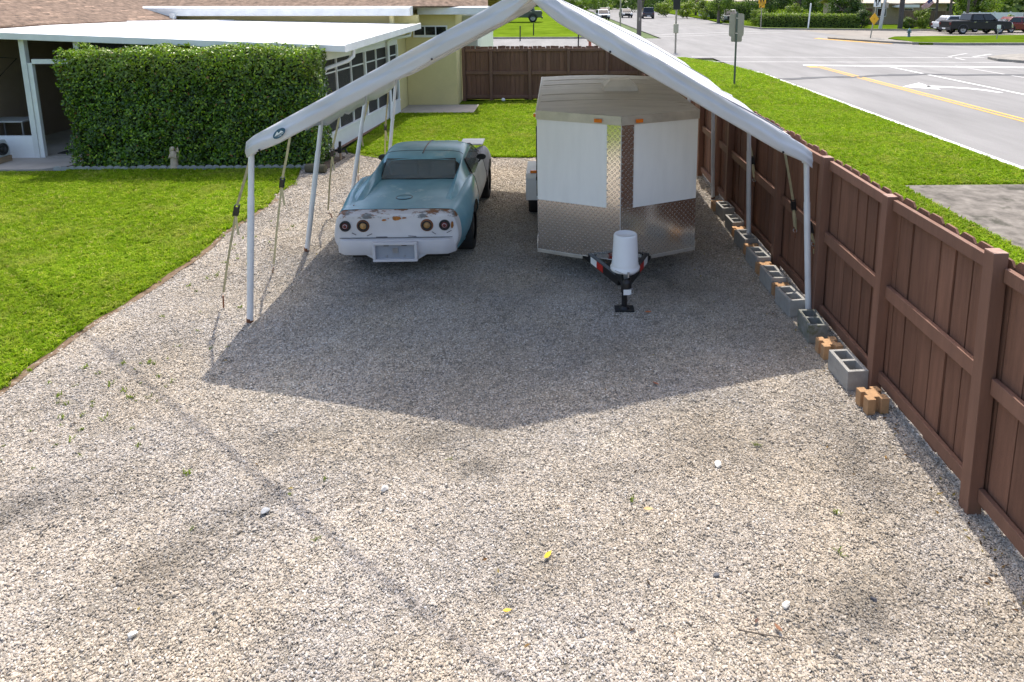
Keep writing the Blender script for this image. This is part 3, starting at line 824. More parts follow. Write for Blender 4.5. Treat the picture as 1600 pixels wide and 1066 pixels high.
# ------------------------------------------------------------------ tie-down straps
def tie_strap(label, top, ratchet, hook, anchor, side=(1, 0, 0), slack=False):
    a = Vector(anchor)
    t = thing('tie_down_strap', label, 'strap', anchor, 0, 'tie-down straps of the carport')
    L = lambda p: Vector(p) - a
    tp, rc, hk, an = L(top), L(ratchet), L(hook), Vector((0, 0, 0))
    MB().strip([tp, tp.lerp(rc, .5) + Vector((.004, 0, 0)), rc], .030, .003, side).build('upper_webbing', M_strap, t)
    d = (hk - rc).normalized()
    rt = MB(); up = d.cross(Vector(side)).normalized()
    Mx = Matrix((Vector(side).normalized(), up, d)).transposed().to_4x4(); Mx.translation = rc
    rt.box(-.026, -.020, -.022, .022, -.01, .13, Mx); rt.box(.020, .026, -.022, .022, -.01, .13, Mx)
    rt.box(-.0195, .0195, .010, .020, .02, .12, Mx)
    rt.tube([Mx @ Vector((-.03, 0, .03)), Mx @ Vector((.03, 0, .03))], .011, 8)
    rt.tube([Mx @ Vector((-.03, 0, .10)), Mx @ Vector((.03, 0, .10))], .008, 8)
    rt.build('ratchet', M_black, t)
    MB().strip([rc + d * .12, rc.lerp(hk, .6) + Vector((-.006, 0, 0)), hk], .026, .003, side).build('lower_webbing', M_strap, t)
    MB().strip([rc + d * .10, rc + d * .2 + Vector((.02, 0, -.03)), rc + d * .2 + Vector((.03, .0, -.16))], .025, .003, side).build('loose_tail', M_strap, t)
    hkm = MB()
    pts = []
    for q in np.linspace(-.6, 4.2, 10):
        pts.append(hk + d * .03 + Vector(side).normalized() * .022 * math.cos(q) + d * (.022 * math.sin(q) + .012))
    hkm.tube(pts, .0045, 6)
    hkm.build('hook', M_steel, t)
    MB().tube([hk + d * .05, hk.lerp(an, .5), an + Vector((0, 0, -.03))], .008, 6).build('ground_anchor', M_rust, t)
    return t
tie_strap('ratchet strap beside the front left canopy leg, on gravel', (-3.20, 7.12, 1.92), (-3.47, 7.24, 1.28), (-3.80, 7.42, .20), (-3.83, 7.44, 0))
tie_strap('ratchet strap with open hook between first and second left canopy legs', (-3.22, 8.25, 1.93), (-3.40, 8.32, 1.30), (-3.64, 8.42, .13), (-3.68, 8.45, 0))
tie_strap('ratchet strap hanging just left of the blue car', (-3.24, 10.3, 1.90), (-3.46, 10.42, 1.20), (-3.66, 10.62, .15), (-3.62, 10.7, 0))
tie_strap('ratchet strap third from the front left, before the screened porch wall', (-3.24, 12.0, 1.92), (-3.55, 12.35, 1.15), (-3.78, 12.75, .2), (-3.82, 12.85, 0))
tie_strap('rearmost left ratchet strap beside the last left canopy leg', (-3.24, 13.3, 1.92), (-3.48, 13.8, .95), (-3.60, 14.1, .15), (-3.62, 14.15, 0))
tie_strap('ratchet strap hanging beside the front right canopy leg, hooked low at the fence', (2.76, 7.25, 1.75), (2.80, 7.18, 1.05), (2.83, 7.12, .86), (2.84, 7.10, .80))
tie_strap('slanting ratchet strap near the second fence post behind the front right leg', (2.72, 7.95, 1.80), (2.83, 7.80, 1.12), (2.85, 7.74, .80), (2.855, 7.72, .7))
tie_strap('ratchet strap by the second right canopy leg, in front of the fence', (2.74, 9.75, 1.80), (2.83, 9.55, 1.25), (2.85, 9.48, .95), (2.855, 9.46, .85))

# ------------------------------------------------------------------ concrete blocks along the fence
def block_mesh():
    L, Wd, H = .395, .195, .195
    bm = bmesh.new()
    xs = [-Wd / 2, -Wd / 2 + .034, Wd / 2 - .034, Wd / 2]; ysb = [-L / 2, -L / 2 + .034, -.017, .017, L / 2 - .034, L / 2]
    lay = []
    for z in (0, H): lay.append([[bm.verts.new((a, b, z)) for b in ysb] for a in xs])
    hole = {(1, 1), (1, 3)}
    for i in range(3):
        for j in range(5):
            if (i, j) in hole:
                c = [(i, j), (i + 1, j), (i + 1, j + 1), (i, j + 1)]
                for k in range(4):
                    p, q = c[k], c[(k + 1) % 4]
                    bm.faces.new((lay[0][p[0]][p[1]], lay[0][q[0]][q[1]], lay[1][q[0]][q[1]], lay[1][p[0]][p[1]]))
            else:
                for z in (0, 1):
                    bm.faces.new((lay[z][i][j], lay[z][i + 1][j], lay[z][i + 1][j + 1], lay[z][i][j + 1]))
    for j in range(5):
        for i in (0, 3): bm.faces.new((lay[0][i][j], lay[0][i][j + 1], lay[1][i][j + 1], lay[1][i][j]))
    for i in range(3):
        for j in (0, 5): bm.faces.new((lay[0][i][j], lay[0][i + 1][j], lay[1][i + 1][j], lay[1][i][j]))
    bmesh.ops.recalc_face_normals(bm, faces=bm.faces)
    me = bpy.data.meshes.new('concrete_block'); bm.to_mesh(me); bm.free(); return me
BM_ = block_mesh()
blocks = [(2.70, 5.76, .05, 'pale grey hollow block nearest the camera, beside the dark fence post base'),
          (2.69, 6.62, -.06, 'mossy dark grey hollow block at the foot of the front right canopy leg'),
          (2.66, 7.22, .10, 'grey hollow block just behind the front right canopy leg'),
          (2.65, 7.85, .03, 'grey hollow block fourth from the camera in the fence row'),
          (2.66, 8.50, .08, 'grey hollow block fifth from the camera in the fence row'),
          (2.69, 9.20, .12, 'grey hollow block just in front of the second right canopy leg'),
          (2.72, 9.90, .04, 'grey hollow block seventh from the camera in the fence row'),
          (2.74, 10.60, .05, 'farthest grey hollow block, at the third right canopy leg')]
M_mossy = mat('mossy_block', (.25, .25, .20), .95, 0, .25, 9, .6, 140, col2=(.34, .345, .32), spots=((.13, .14, .075), 6, .55))
for i, (bx, by, rz, lb) in enumerate(blocks):
    me = BM_
    if i == 1: me = BM_.copy(); me.materials.clear()
    o = link('concrete_block', me, M_mossy if i == 1 else M_block, None, (bx, by, .0), bevel=.004, rot=(random.uniform(-.03, .03), random.uniform(-.03, .03), rz))
    tag(o, lb, 'block', 'hollow blocks along the fence')
def notch_mesh():
    a, n_, d = .098, .024, .040
    q = []
    base = [(-a, -a), (-n_, -a), (-n_, -a + d), (n_, -a + d), (n_, -a), (a, -a), (a, -n_), (a - d, -n_), (a - d, n_), (a, n_), (a, a), (n_, a), (n_, a - d), (-n_, a - d), (-n_, a), (-a, a), (-a, n_), (-a + d, n_), (-a + d, -n_), (-a, -n_)]
    mb = MB().prism(base, 2, 0, .145)
    return bm_fix(mb.mesh('notched_block'))
NM = notch_mesh()
for bx, by, rz, lb in ((2.72, 5.30, .1, 'tan notched block nearest the camera, on gravel before the grey block'),
                       (2.70, 6.20, .05, 'tan notched block between the first and second grey blocks'),
                       (2.67, 7.54, 0, 'tan notched block between the third and fourth grey blocks'),
                       (2.67, 8.20, .1, 'tan notched block between the fourth and fifth grey blocks'),
                       (2.69, 8.86, .05, 'small tan notched block beside the fifth grey block'),
                       (2.71, 9.58, .0, 'tan notched block behind the second right canopy leg'),
                       (2.70, 10.92, .0, 'farthest tan notched block at the end of the block row')):
    o = link('notched_block', NM, M_tan, None, (bx, by, .0), bevel=.004, rot=(0, 0, rz))
    tag(o, lb, 'block', 'tan notched blocks along the fence')

# ------------------------------------------------------------------ enclosed trailer
tx0, tx1, ty0, ty1, tn = -1.005, 1.005, 0.0, 3.62, -.46     # local: front corners at y 0, V nose at y -.46
tr = thing('enclosed_trailer', 'white enclosed cargo trailer with diamond plate V nose under the canopy', 'trailer', (.765, 8.32, 0))
ZB, ZT = .36, 2.13
plan = [(tx0, ty0), (0, tn), (tx1, ty0), (tx1, ty1), (tx0, ty1)]
MB().prism(plan, 2, ZB + .01, ZT - .10).build('body', M_trwhite, tr, bevel=.004)
# roof, slightly crowned
rg = np.zeros((14, 13, 3))
for i, yv in enumerate(np.linspace(0, 1, 14)):
    for j, u in enumerate(np.linspace(-1, 1, 13)):
        y0_ = tn + abs(u) * (ty0 - tn)
        yy = y0_ + (ty1 - y0_) * yv
        rg[i, j] = (u * 1.003, yy, ZT + .002 + .030 * (1 - u * u) * min(1, yv * 4 + .15) + .003 * math.sin(yv * 40))
rf_ = MB().grid(rg).build('roof_sheet', M_trroof, tr)
# top trim band all round
def wall_quad(p, q, u0, u1, z0, z1, off, th=.006):
    """slab on the vertical face p->q between fractions u0..u1, off metres proud"""
    p, q = Vector((p[0], p[1], 0)), Vector((q[0], q[1], 0)); d = (q - p)
    nn = Vector((d.y, -d.x, 0)).normalized()
    a, b = p + d * u0, p + d * u1
    mb = MB(); vs = []
    for z in (z0, z1):
        for o_ in (off, off + th):
            vs += [a + nn * o_ + Vector((0, 0, z)), b + nn * o_ + Vector((0, 0, z))]
    mb.add(vs, [(0, 1, 3, 2), (4, 6, 7, 5), (0, 4, 5, 1), (2, 3, 7, 6), (0, 2, 6, 4), (1, 5, 7, 3)])
    return mb
fl_, fr_ = ((tx0, ty0), (0, tn)), ((0, tn), (tx1, ty0))
sides = [(*fl_, 'front left'), (*fr_, 'front right'), ((tx1, ty0), (tx1, ty1), 'right'), ((tx1, ty1), (tx0, ty1), 'rear'), ((tx0, ty1), (tx0, ty0), 'left')]
for p, q, nm in sides:
    wall_quad(p, q, -.002, 1.002, ZT - .105, ZT + .004, .001, .012).build('top_trim', M_alu, tr)
    if 'front' not in nm: wall_quad(p, q, 0, 1, ZB - .02, ZB + .06, .001, .010).build('bottom_trim', M_alu, tr)
def plate(p, q, u0, u1, z0, z1, name, m, off):
    """plate with its own local axes, so the lozenges lie in its plane"""
    p, q = Vector((p[0], p[1], 0)), Vector((q[0], q[1], 0)); d = (q - p); L = d.length
    mb = MB().box(0, L * (u1 - u0), -.003, 0, 0, z1 - z0)
    nn = Vector((d.y, -d.x, 0)).normalized()
    o = mb.build(name, m, tr)
    pos = p + d * u0 + nn * off + Vector((0, 0, z0))
    o.location = pos; o.rotation_euler = (0, 0, math.atan2(d.y, d.x))
    return o
plate(*fl_, .004, .998, ZB - .015, 1.00, 'stone_guard', M_diamond, .004)
plate(*fr_, .002, .996, ZB - .015, 1.00, 'stone_guard', M_diamond, .004)
plate(*fl_, .84, .998, 1.002, ZT - .107, 'nose_strip', M_diamond, .004)
plate(*fr_, .002, .155, 1.002, ZT - .107, 'nose_strip', M_diamond, .004)
for f_, spans in ((fl_, ((.0, .56), (.56, 1.0))), (fr_, ((.0, .40), (.40, 1.0)))):
    for u0, u1 in spans:
        wall_quad(*f_, u0, u1, ZB - .055 + (.045 if (u0, u1) in ((.56, 1.0), (.0, .40)) else 0), ZB - .016 + .002, .003, .012).build('bottom_trim', M_alu, tr)
# rivets down the nose
rv = MB()
for z in np.arange(1.05, 2.0, .085):
    for f_, u in ((fl_, .848), (fl_, .985), (fr_, .012), (fr_, .148)):
        p, q = Vector((*f_[0], 0)), Vector((*f_[1], 0)); d = q - p; nn = Vector((d.y, -d.x, 0)).normalized()
        c_ = p + d * u + nn * .009
        rv.box(c_.x - .006, c_.x + .006, c_.y - .006, c_.y + .006, z - .006, z + .006)
tag(rv.build('rivets', M_steel, tr), kind='stuff')
# marker lamps
def lamp(p, q, u, z, off=.013):
    o = plate(p, q, u, u + .10 / (Vector(p) - Vector(q)).length, z, z + .045, 'marker_lamp', M_orange, off + .022)
    o.modifiers.new('s', 'SOLIDIFY').thickness = .018
    b = o.modifiers.new('b', 'BEVEL'); b.width = .006; b.segments = 2
lamp(*fl_, .70, ZT - .085); lamp(*fr_, .16, ZT - .085)
MB().box(-.03, .0, -.05, .05, -.02, .02).build('marker_lamp', M_orange, tr, (tx0 - .012, .05, ZT - .06), bevel=.006)
# roof vent
vt = MB(); vt.add([(-.19, -.19, 0), (.19, -.19, 0), (.19, .19, 0), (-.19, .19, 0), (-.18, -.18, .035), (.18, -.18, .035), (.18, .18, .035), (-.18, .18, .035), (-.11, -.10, .075), (.11, -.10, .075), (.11, .10, .075), (-.11, .10, .075)],
                    [(0, 1, 5, 4), (1, 2, 6, 5), (2, 3, 7, 6), (3, 0, 4, 7), (4, 5, 9, 8), (5, 6, 10, 9), (6, 7, 11, 10), (7, 4, 8, 11), (8, 9, 10, 11)])
vt.v = [(a * 1.35, b * 1.2, c * 2.0) for a, b, c in vt.v]
vt.build('roof_vent', mat('vent_plastic', (.80, .78, .74), .6, 0, .08, 5), tr, (.18, 1.75, ZT + .03), bevel=.01)
for k, (a_, b_) in enumerate((((-.9, .7), (.9, .72)), ((-.9, 1.32), (.9, 1.3)), ((-.9, 2.4), (.9, 2.42)), ((-.9, 3.0), (.9, 3.02)))):
    cr = lambda x: ZT + .004 + .030 * (1 - x * x)
    MB().tube([(u, a_[1] + (b_[1] - a_[1]) * (u + .9) / 1.8, cr(u)) for u in np.linspace(-.97, .97, 9)], .006, 5).build('roof_seam', M_trroof, tr)
# wheels and fenders
def wheel(parent, c, r, w, side, rim_r=None, rim_m=None, name='wheel', tread=True):
    rim_r = rim_r or r * .6
    o = MB().lathe([(rim_r, -w / 2), (r * .93, -w / 2), (r * .985, -w * .42), (r, -w * .28), (r, w * .28), (r * .985, w * .42), (r * .93, w / 2), (rim_r, w / 2)], (0, 0, 0), 28, 'x').build(name, M_rubber, parent, c)
    rm = MB().lathe([(rim_r, -w * .42), (rim_r * .97, w * .40 * side), (rim_r * .82, w * .30 * side), (rim_r * .35, w * .34 * side), (rim_r * .30, w * .42 * side), (.001, w * .42 * side)], (0, 0, 0), 20, 'x')
    rm.build('rim', rim_m or M_steel, o)
    for k in range(5):
        t = k * 2 * math.pi / 5
        hb = MB().box(w * .31 * side, w * .36 * side, -rim_r * .07, rim_r * .07, rim_r * .35, rim_r * .82, Matrix.Rotation(t, 4, 'X')).build('rim_spoke', rim_m or M_steel, o)
    return o
for sgn in (-1, 1):
    wheel(tr, (sgn * 1.12, 2.62, .33), .33, .20, sgn, .19, M_white)
    f = MB()
    pr = [(-.48, .40), (-.48, .70), (-.42, .76), (.42, .76), (.48, .70), (.48, .40), (.45, .40), (.45, .69), (.41, .73), (-.41, .73), (-.45, .69), (-.45, .40)]
    f.prism([(a, b) for a, b in pr], 0, sgn * 1.0, sgn * 1.25)
    f.box(min(sgn * 1.0, sgn * 1.25), max(sgn * 1.0, sgn * 1.25), -.485, -.478, .34, .70)
    fo = f.build('fender', M_white_dirty, tr, (0, 2.62, 0), bevel=.008)
    MB().box(-.05, .05, -.02, .02, -.022, .022).build('fender_lamp', M_orange, fo, (sgn * 1.13, -.40, .785), bevel=.006)
# door hardware on the left side
MB().tube([(tx0 - .03, 1.0, .75), (tx0 - .03, 1.0, 1.75)], .012).build('door_bar', M_black, tr)
MB().box(tx0 - .045, tx0 - .002, .9, 1.06, 1.0, 1.05).build('door_latch', M_black, tr)
MB().box(tx0 - .03, tx0 - .002, .98, 1.03, 1.55, 1.60).build('door_hinge', M_black, tr)
# tongue, coupler, jack
for s_ in (-1, 1):
    a = Vector((s_ * .62, .35, .33)); b = Vector((s_ * .05, -1.02, .33))
    d = (b - a).normalized(); sd = Vector((d.y, -d.x, 0)).normalized()
    mx = Matrix((sd, d, Vector((0, 0, 1)))).transposed().to_4x4(); mx.translation = a
    L_ = (b - a).length
    bmn = MB().box(-.028, .028, 0, L_, -.05, .05, mx).build('tongue_beam', M_black, tr)
    for k, m_ in enumerate((M_white, M_red)):
        y0_ = L_ * .52 + k * .17
        MB().box(-.031 if s_ * sd.x < 0 else .028, -.0285 if s_ * sd.x < 0 else .0305, y0_, y0_ + .165, -.042, .042, mx).build('reflective_tape', m_, bmn)
        MB().box(-.031 if s_ * sd.x > 0 else .028, -.0285 if s_ * sd.x > 0 else .0305, y0_, y0_ + .165, -.042, .042, mx).build('reflective_tape', m_, bmn)
cp = MB().prism([(-.10, -.95), (-.05, -1.12), (-.045, -1.30), (.045, -1.30), (.05, -1.12), (.10, -.95)], 2, .34, .42)
cp.lathe([(.05, .32), (.058, .36), (.05, .43), (.02, .455)], (0, -1.27, 0), 12, cap=True)
cp.build('coupler', M_black, tr, bevel=.006)
MB().box(-.02, .02, -1.18, -1.10, .42, .50).box(-.012, .012, -1.20, -1.0, .495, .515).build('latch', M_steel, tr)
jk = MB().tube([(0, -1.06, .03), (0, -1.06, .40)], .032, 12).tube([(0, -1.06, .22), (0, -1.06, .60)], .042, 12)
jk.box(-.11, .11, -1.13, -.99, .0, .022)
jk.tube([(-.0, -1.06, .022), (0, -1.06, .05)], [.06, .04], 12)
jk.build('jack', M_black, tr, bevel=.004)
MB().box(-.04, .045, -1.342, -1.335, .305, .365).build('coupler_sticker', M_white, tr)
MB().tube([(.02, -1.338, .365), (.06, -1.34, .38), (.07, -1.34, .33), (.03, -1.34, .31)], .006, 6).build('safety_pin', M_steel, tr)

# bucket over the coupler, upside down
bk_ = thing('bucket', 'white plastic bucket turned upside down over the trailer coupler', 'bucket', (.765, 7.24, .50))
MB().lathe([(.150, 0), (.162, .0), (.166, .012), (.166, .035), (.156, .045), (.150, .060), (.153, .075), (.148, .085), (.132, .40), (.124, .415), (.110, .418), (.104, .410), (.001, .410)], n=32).build('shell', M_bucket, bk_)
MB().tube([(.167 * math.cos(t), .167 * math.sin(t) , .03 - .035 * math.sin((t + 2.4) / 2.2 * math.pi) ** 2) for t in np.linspace(-2.4, -.2, 14)], .004, 6).build('bail_handle', M_steel, bk_)
MB().tube([(.02, -.17, .03), (.02, -.175, -.03)], .012, 8).build('handle_grip', M_steel, bk_)

# ------------------------------------------------------------------ classic sports coupe, seen from behind
car = thing('sports_car', 'faded blue classic sports coupe with primed tail and grey door under canopy', 'car', (-2.035, 10.6, 0), R(.6))
ORG = 2.35
SEC = np.array([  # s, wb,zb, wm,zm, ws,zs, wc,zc, wi,zi, z0
    (0.00, .66, .32, .765, .50, .755, .69, .700, .815, .60, .846, .848),
    (0.10, .69, .30, .785, .50, .780, .70, .715, .838, .60, .864, .866),
    (0.45, .74, .27, .835, .50, .830, .71, .735, .865, .575, .868, .872),
    (1.00, .78, .24, .880, .50, .872, .745, .785, .922, .60, .880, .878),
    (1.45, .78, .22, .875, .49, .860, .73, .790, .930, .64, .888, .882),
    (1.75, .77, .20, .850, .48, .828, .70, .770, .870, .66, .875, .860),
    (2.10, .75, .19, .828, .46, .795, .67, .765, .805, .69, .825, .800),
    (2.60, .75, .19, .830, .46, .795, .67, .765, .800, .69, .820, .800),
    (3.00, .76, .20, .850, .48, .828, .70, .775, .845, .63, .845, .870),
    (3.50, .78, .22, .872, .50, .865, .735, .765, .905, .56, .825, .880),
    (4.00, .78, .24, .855, .50, .835, .70, .725, .840, .50, .765, .800),
    (4.40, .74, .27, .800, .49, .780, .62, .68, .720, .50, .690, .700),
    (4.70, .62, .34, .680, .46, .660, .54, .60, .600, .40, .605, .610)])
def cr_interp(t, T, V):
    """Catmull-Rom through V (k, d) at parameters T"""
    V = np.asarray(V, float); T = np.asarray(T, float); k = len(T)
    m = np.zeros_like(V)
    m[1:-1] = (V[2:] - V[:-2]) / (T[2:] - T[:-2])[:, None]
    m[0] = (V[1] - V[0]) / (T[1] - T[0]); m[-1] = (V[-1] - V[-2]) / (T[-1] - T[-2])
    i = np.clip(np.searchsorted(T, t) - 1, 0, k - 2)
    h = (T[i + 1] - T[i]); u = ((t - T[i]) / h)[:, None]; h = h[:, None]
    return (2 * u**3 - 3 * u**2 + 1) * V[i] + (u**3 - 2 * u**2 + u) * h * m[i] + (-2 * u**3 + 3 * u**2) * V[i + 1] + (u**3 - u**2) * h * m[i + 1]
sd_ = np.concatenate([np.linspace(0, .12, 6)[:-1], np.linspace(.12, 4.7, 150)])
CT = cr_interp(sd_, SEC[:, 0], SEC[:, 1:])
npr = 15
rows = []
for k, sv in enumerate(sd_):
    wb, zb, wm, zm, ws, zs, wc, zc, wi, zi, z0 = CT[k]
    ctl = np.array([(wb, zb), (wm, zm), (ws, zs), (wc, zc), (wi, zi), (wi * .5, (zi + z0) / 2 + .003), (0, z0)])
    full = np.concatenate([ctl, (ctl * [-1, 1])[-2::-1]])
    T = np.arange(len(full)); tt = np.linspace(0, len(full) - 1, 12 * 7 + 1)
    q = cr_interp(tt, T, full)
    rows.append(np.stack([q[:, 0], np.full(len(q), sv - ORG), q[:, 1]], 1))
BG = np.stack(rows)
# tail taper: the panel leans and bows a little
AX = [1.02 - ORG, 3.52 - ORG]
RAD = .375
for ya in AX:
    dy = BG[..., 1] - ya; dz = BG[..., 2] - .335
    d = np.hypot(dy, dz)
    near = (np.abs(d - RAD) < .026) & (np.abs(BG[..., 0]) > .55) & (BG[..., 2] < .78)
    f = np.where(near, RAD / np.maximum(d, 1e-6), 1)
    BG[..., 1] = np.where(near, ya + dy * f, BG[..., 1]); BG[..., 2] = np.where(near, .335 + dz * f, BG[..., 2])
a_, b_ = BG.shape[:2]
parts = {}
for i in range(a_ - 1):
    for j in range(b_ - 1):
        c4 = BG[[i, i, i + 1, i + 1], [j, j + 1, j + 1, j]]
        cx_, cy_, cz_ = c4.mean(0)
        if abs(cx_) > .55 and cz_ < .78 and min(math.hypot(cy_ - ya, cz_ - .335) for ya in AX) < RAD - .004: continue
        sv = cy_ + ORG
        if sv < .115: nm = 'tail_panel'
        elif 1.60 < sv < 3.02 and abs(cx_) < .70 and cz_ > .7: nm = 'cabin_floor'
        elif sv < 1.86: nm = 'rear_body'
        elif sv < 3.02: nm = 'right_door' if cx_ > 0 else 'left_door'
        elif abs(cx_) < .58: nm = 'hood'
        else: nm = 'right_front_fender' if cx_ > 0 else 'left_front_fender'
        parts.setdefault(nm, []).append((i * b_ + j, i * b_ + j + 1, (i + 1) * b_ + j + 1, (i + 1) * b_ + j))
allv = BG.reshape(-1, 3)
# primed tail panel with rust and chipped paint near its top edge
m_tail, t_, n_, l_, p_, o_ = nt('primed_tail')
tc = n_.new('ShaderNodeTexCoord'); sp = n_.new('ShaderNodeSeparateXYZ'); l_.new(tc.outputs['Object'], sp.inputs[0])
zr = n_.new('ShaderNodeMapRange'); zr.inputs[1].default_value = .66; zr.inputs[2].default_value = .80; l_.new(sp.outputs['Z'], zr.inputs[0])
nz = n_.new('ShaderNodeTexNoise'); nz.inputs['Scale'].default_value = 5.5; nz.inputs['Detail'].default_value = 7; nz.inputs['Roughness'].default_value = .7
mp = n_.new('ShaderNodeMapping'); mp.inputs['Scale'].default_value = (.8, 1, 2.2); mp.inputs['Location'].default_value = (.35, 0, .2)
l_.new(tc.outputs['Object'], mp.inputs[0]); l_.new(mp.outputs[0], nz.inputs['Vector'])
mu = n_.new('ShaderNodeMath'); mu.operation = 'MULTIPLY'; l_.new(zr.outputs[0], mu.inputs[0]); l_.new(nz.outputs['Fac'], mu.inputs[1])
rp = n_.new('ShaderNodeValToRGB'); rp.color_ramp.elements[0].position = .50; rp.color_ramp.elements[1].position = .56
l_.new(mu.outputs[0], rp.inputs[0])
n2 = n_.new('ShaderNodeTexNoise'); n2.inputs['Scale'].default_value = 9; l_.new(tc.outputs['Object'], n2.inputs['Vector'])
rr = n_.new('ShaderNodeValToRGB'); rr.color_ramp.elements[0].color = (.20, .08, .03, 1); rr.color_ramp.elements[1].color = (.16, .17, .18, 1)
rr.color_ramp.elements[0].position = .48; rr.color_ramp.elements[1].position = .56
l_.new(n2.outputs['Fac'], rr.inputs[0])
n3 = n_.new('ShaderNodeTexNoise'); n3.inputs['Scale'].default_value = 4; n3.inputs['Detail'].default_value = 6; l_.new(tc.outputs['Object'], n3.inputs['Vector'])
r3 = n_.new('ShaderNodeValToRGB'); r3.color_ramp.elements[0].color = (.50, .49, .51, 1); r3.color_ramp.elements[1].color = (.66, .65, .665, 1)
l_.new(n3.outputs['Fac'], r3.inputs[0])
mx = n_.new('ShaderNodeMix'); mx.data_type = 'RGBA'; l_.new(rp.outputs[0], mx.inputs[0]); l_.new(r3.outputs[0], mx.inputs[6]); l_.new(rr.outputs[0], mx.inputs[7])
l_.new(mx.outputs[2], p_.inputs['Base Color']); p_.inputs['Roughness'].default_value = .6
PM = {'tail_panel': m_tail, 'rear_body': M_paint_blue, 'cabin_floor': mat('cabin_carpet', (.10, .085, .07), .9, 0, .3, 6), 'right_door': M_primer_l, 'left_door': M_paint_blue, 'hood': M_paint_blue, 'right_front_fender': M_primer_d, 'left_front_fender': M_primer_d}
for nm, fs in parts.items():
    used = sorted({k for f in fs for k in f}); mpn = {k: i for i, k in enumerate(used)}
    mb = MB(); mb.add(allv[used], [tuple(mpn[k] for k in f) for f in fs], True)
    if nm == 'tail_panel':      # close the back with a gently bowed face
        ring = BG[0]
        prev = ring
        for sc_, dyv in ((.97, -.012), (.90, -.020), (.6, -.024), (.2, -.026)):
            c0 = np.array([0, ring[0, 1], .58])
            nxt = c0 + (ring - c0) * [sc_, 1, sc_]; nxt[:, 1] = ring[:, 1] + dyv
            mb.add(np.concatenate([prev, nxt]), [(i, i + 1, b_ + i + 1, b_ + i) for i in range(b_ - 1)], True); prev = nxt
        mb.add(prev, [tuple(range(b_))])
        mb.add([ring[0], ring[-1], (-.6, ring[0, 1] + .3, .30), (.6, ring[0, 1] + .3, .30)], [(0, 1, 2, 3)])
    o = mb.build({'right_door': 'door', 'left_door': 'door', 'right_front_fender': 'front_fender', 'left_front_fender': 'front_fender'}.get(nm, nm), PM[nm], car, fix=False)
    if nm == 'right_door': o['label'] = 'pale grey primed right door'
    if nm == 'right_front_fender': o['label'] = 'dark grey primed right front fender'
    if nm == 'tail_panel': o['label'] = 'grey white primed tail panel with rust spots'
Y = lambda s: s - ORG
# panel gaps as thin dark seams
for sv in (1.862, 3.018):
    i = int(np.argmin(np.abs(sd_ - sv)))
    for sl_ in (slice(4, 30), slice(-30, -4)):
        q = BG[i, sl_].copy(); cc = np.array([0, q[0, 1], .5]); q = q + (q - cc) * np.array([.002, 0, .002])
        MB().tube([tuple(p) for p in q], .0035, 5).build('panel_gap', M_black, car)
i0 = int(np.argmin(np.abs(sd_ - .118)))
MB().tube([tuple(p + np.array([0, 0, .0015])) for p in BG[i0, 22:-22]], .003, 5).build('panel_gap', M_black, car)
# hood details
MB().prism([(-.30, Y(3.25)), (-.24, Y(4.2)), (.24, Y(4.2)), (.30, Y(3.25))], 2, .86, .905).build('hood_bulge', M_paint_blue, car, bevel=.02)
MB().box(.34, .74, Y(3.62), Y(4.1), .93, .955).build('white_hood_panel', M_white, car, bevel=.006)
# roof shell
RS = np.array([(1.79, 1.118, .505), (1.85, 1.145, .515), (1.98, 1.178, .53), (2.25, 1.212, .54), (2.55, 1.215, .54), (2.80, 1.190, .53), (2.95, 1.150, .52)])
rr_ = cr_interp(np.linspace(1.79, 2.95, 26), RS[:, 0], RS[:, 1:]); rows = []
for sv, (zt, w) in zip(np.linspace(1.79, 2.95, 26), rr_):
    ctl = np.array([(w + .085, zt - .125), (w + .06, zt - .07), (w, zt - .028), (w * .7, zt - .008), (w * .35, zt - .001), (0, zt)])
    full = np.concatenate([ctl, (ctl * [-1, 1])[-2::-1]])
    q = cr_interp(np.linspace(0, 10, 41), np.arange(11), full)
    rows.append(np.stack([q[:, 0], np.full(41, Y(sv)), q[:, 1]], 1))
MB().grid(np.stack(rows)).build('roof', M_paint_blue, car)
MB().tube([(0, Y(float(a)), float(b) + .003) for a, b in zip(np.linspace(1.95, 2.9, 12), cr_interp(np.linspace(1.95, 2.9, 12), RS[:, 0], RS[:, 1:])[:, 0])], .011, 6).build('roof_seam', M_black, car)
q = rows[6]
MB().tube([tuple(p + np.array([0, 0, .003])) for p in q[4:-4]], .003, 5).build('roof_seam', M_black, car)
# buttresses sweeping down to the deck
for sg in (1, -1):
    rws = []
    for t in np.linspace(0, 1, 26):
        sv = .48 + 1.50 * t
        zt = .872 + .235 * (t ** .92) if t < .86 else .872 + .235 * (.86 ** .92) + (t - .86) * .10
        wt = .615 - .02 * t
        belt = np.interp(sv, SEC[:, 0], SEC[:, 8]) - .008
        base = np.interp(sv, SEC[:, 0], SEC[:, 11]) - .012
        ob = (.72 if t > .15 else .66 + .06 * t / .15, belt if t < .9 else belt)
        ctl = np.array([(ob[0], ob[1] - .01), (.685 - .02 * t, ob[1] + (zt - ob[1]) * .40), (wt + .010, zt - .008), (wt, zt), (wt - .012, zt - .010), (.545, base + (zt - base) * .45), (.53, base)])
        q = cr_interp(np.linspace(0, 6, 25), np.arange(7), ctl)
        rws.append(np.stack([q[:, 0] * sg, np.full(25, Y(sv)), q[:, 1]], 1))
    MB().grid(np.stack(rws)).build('buttress', M_paint_blue, car, fix=False)
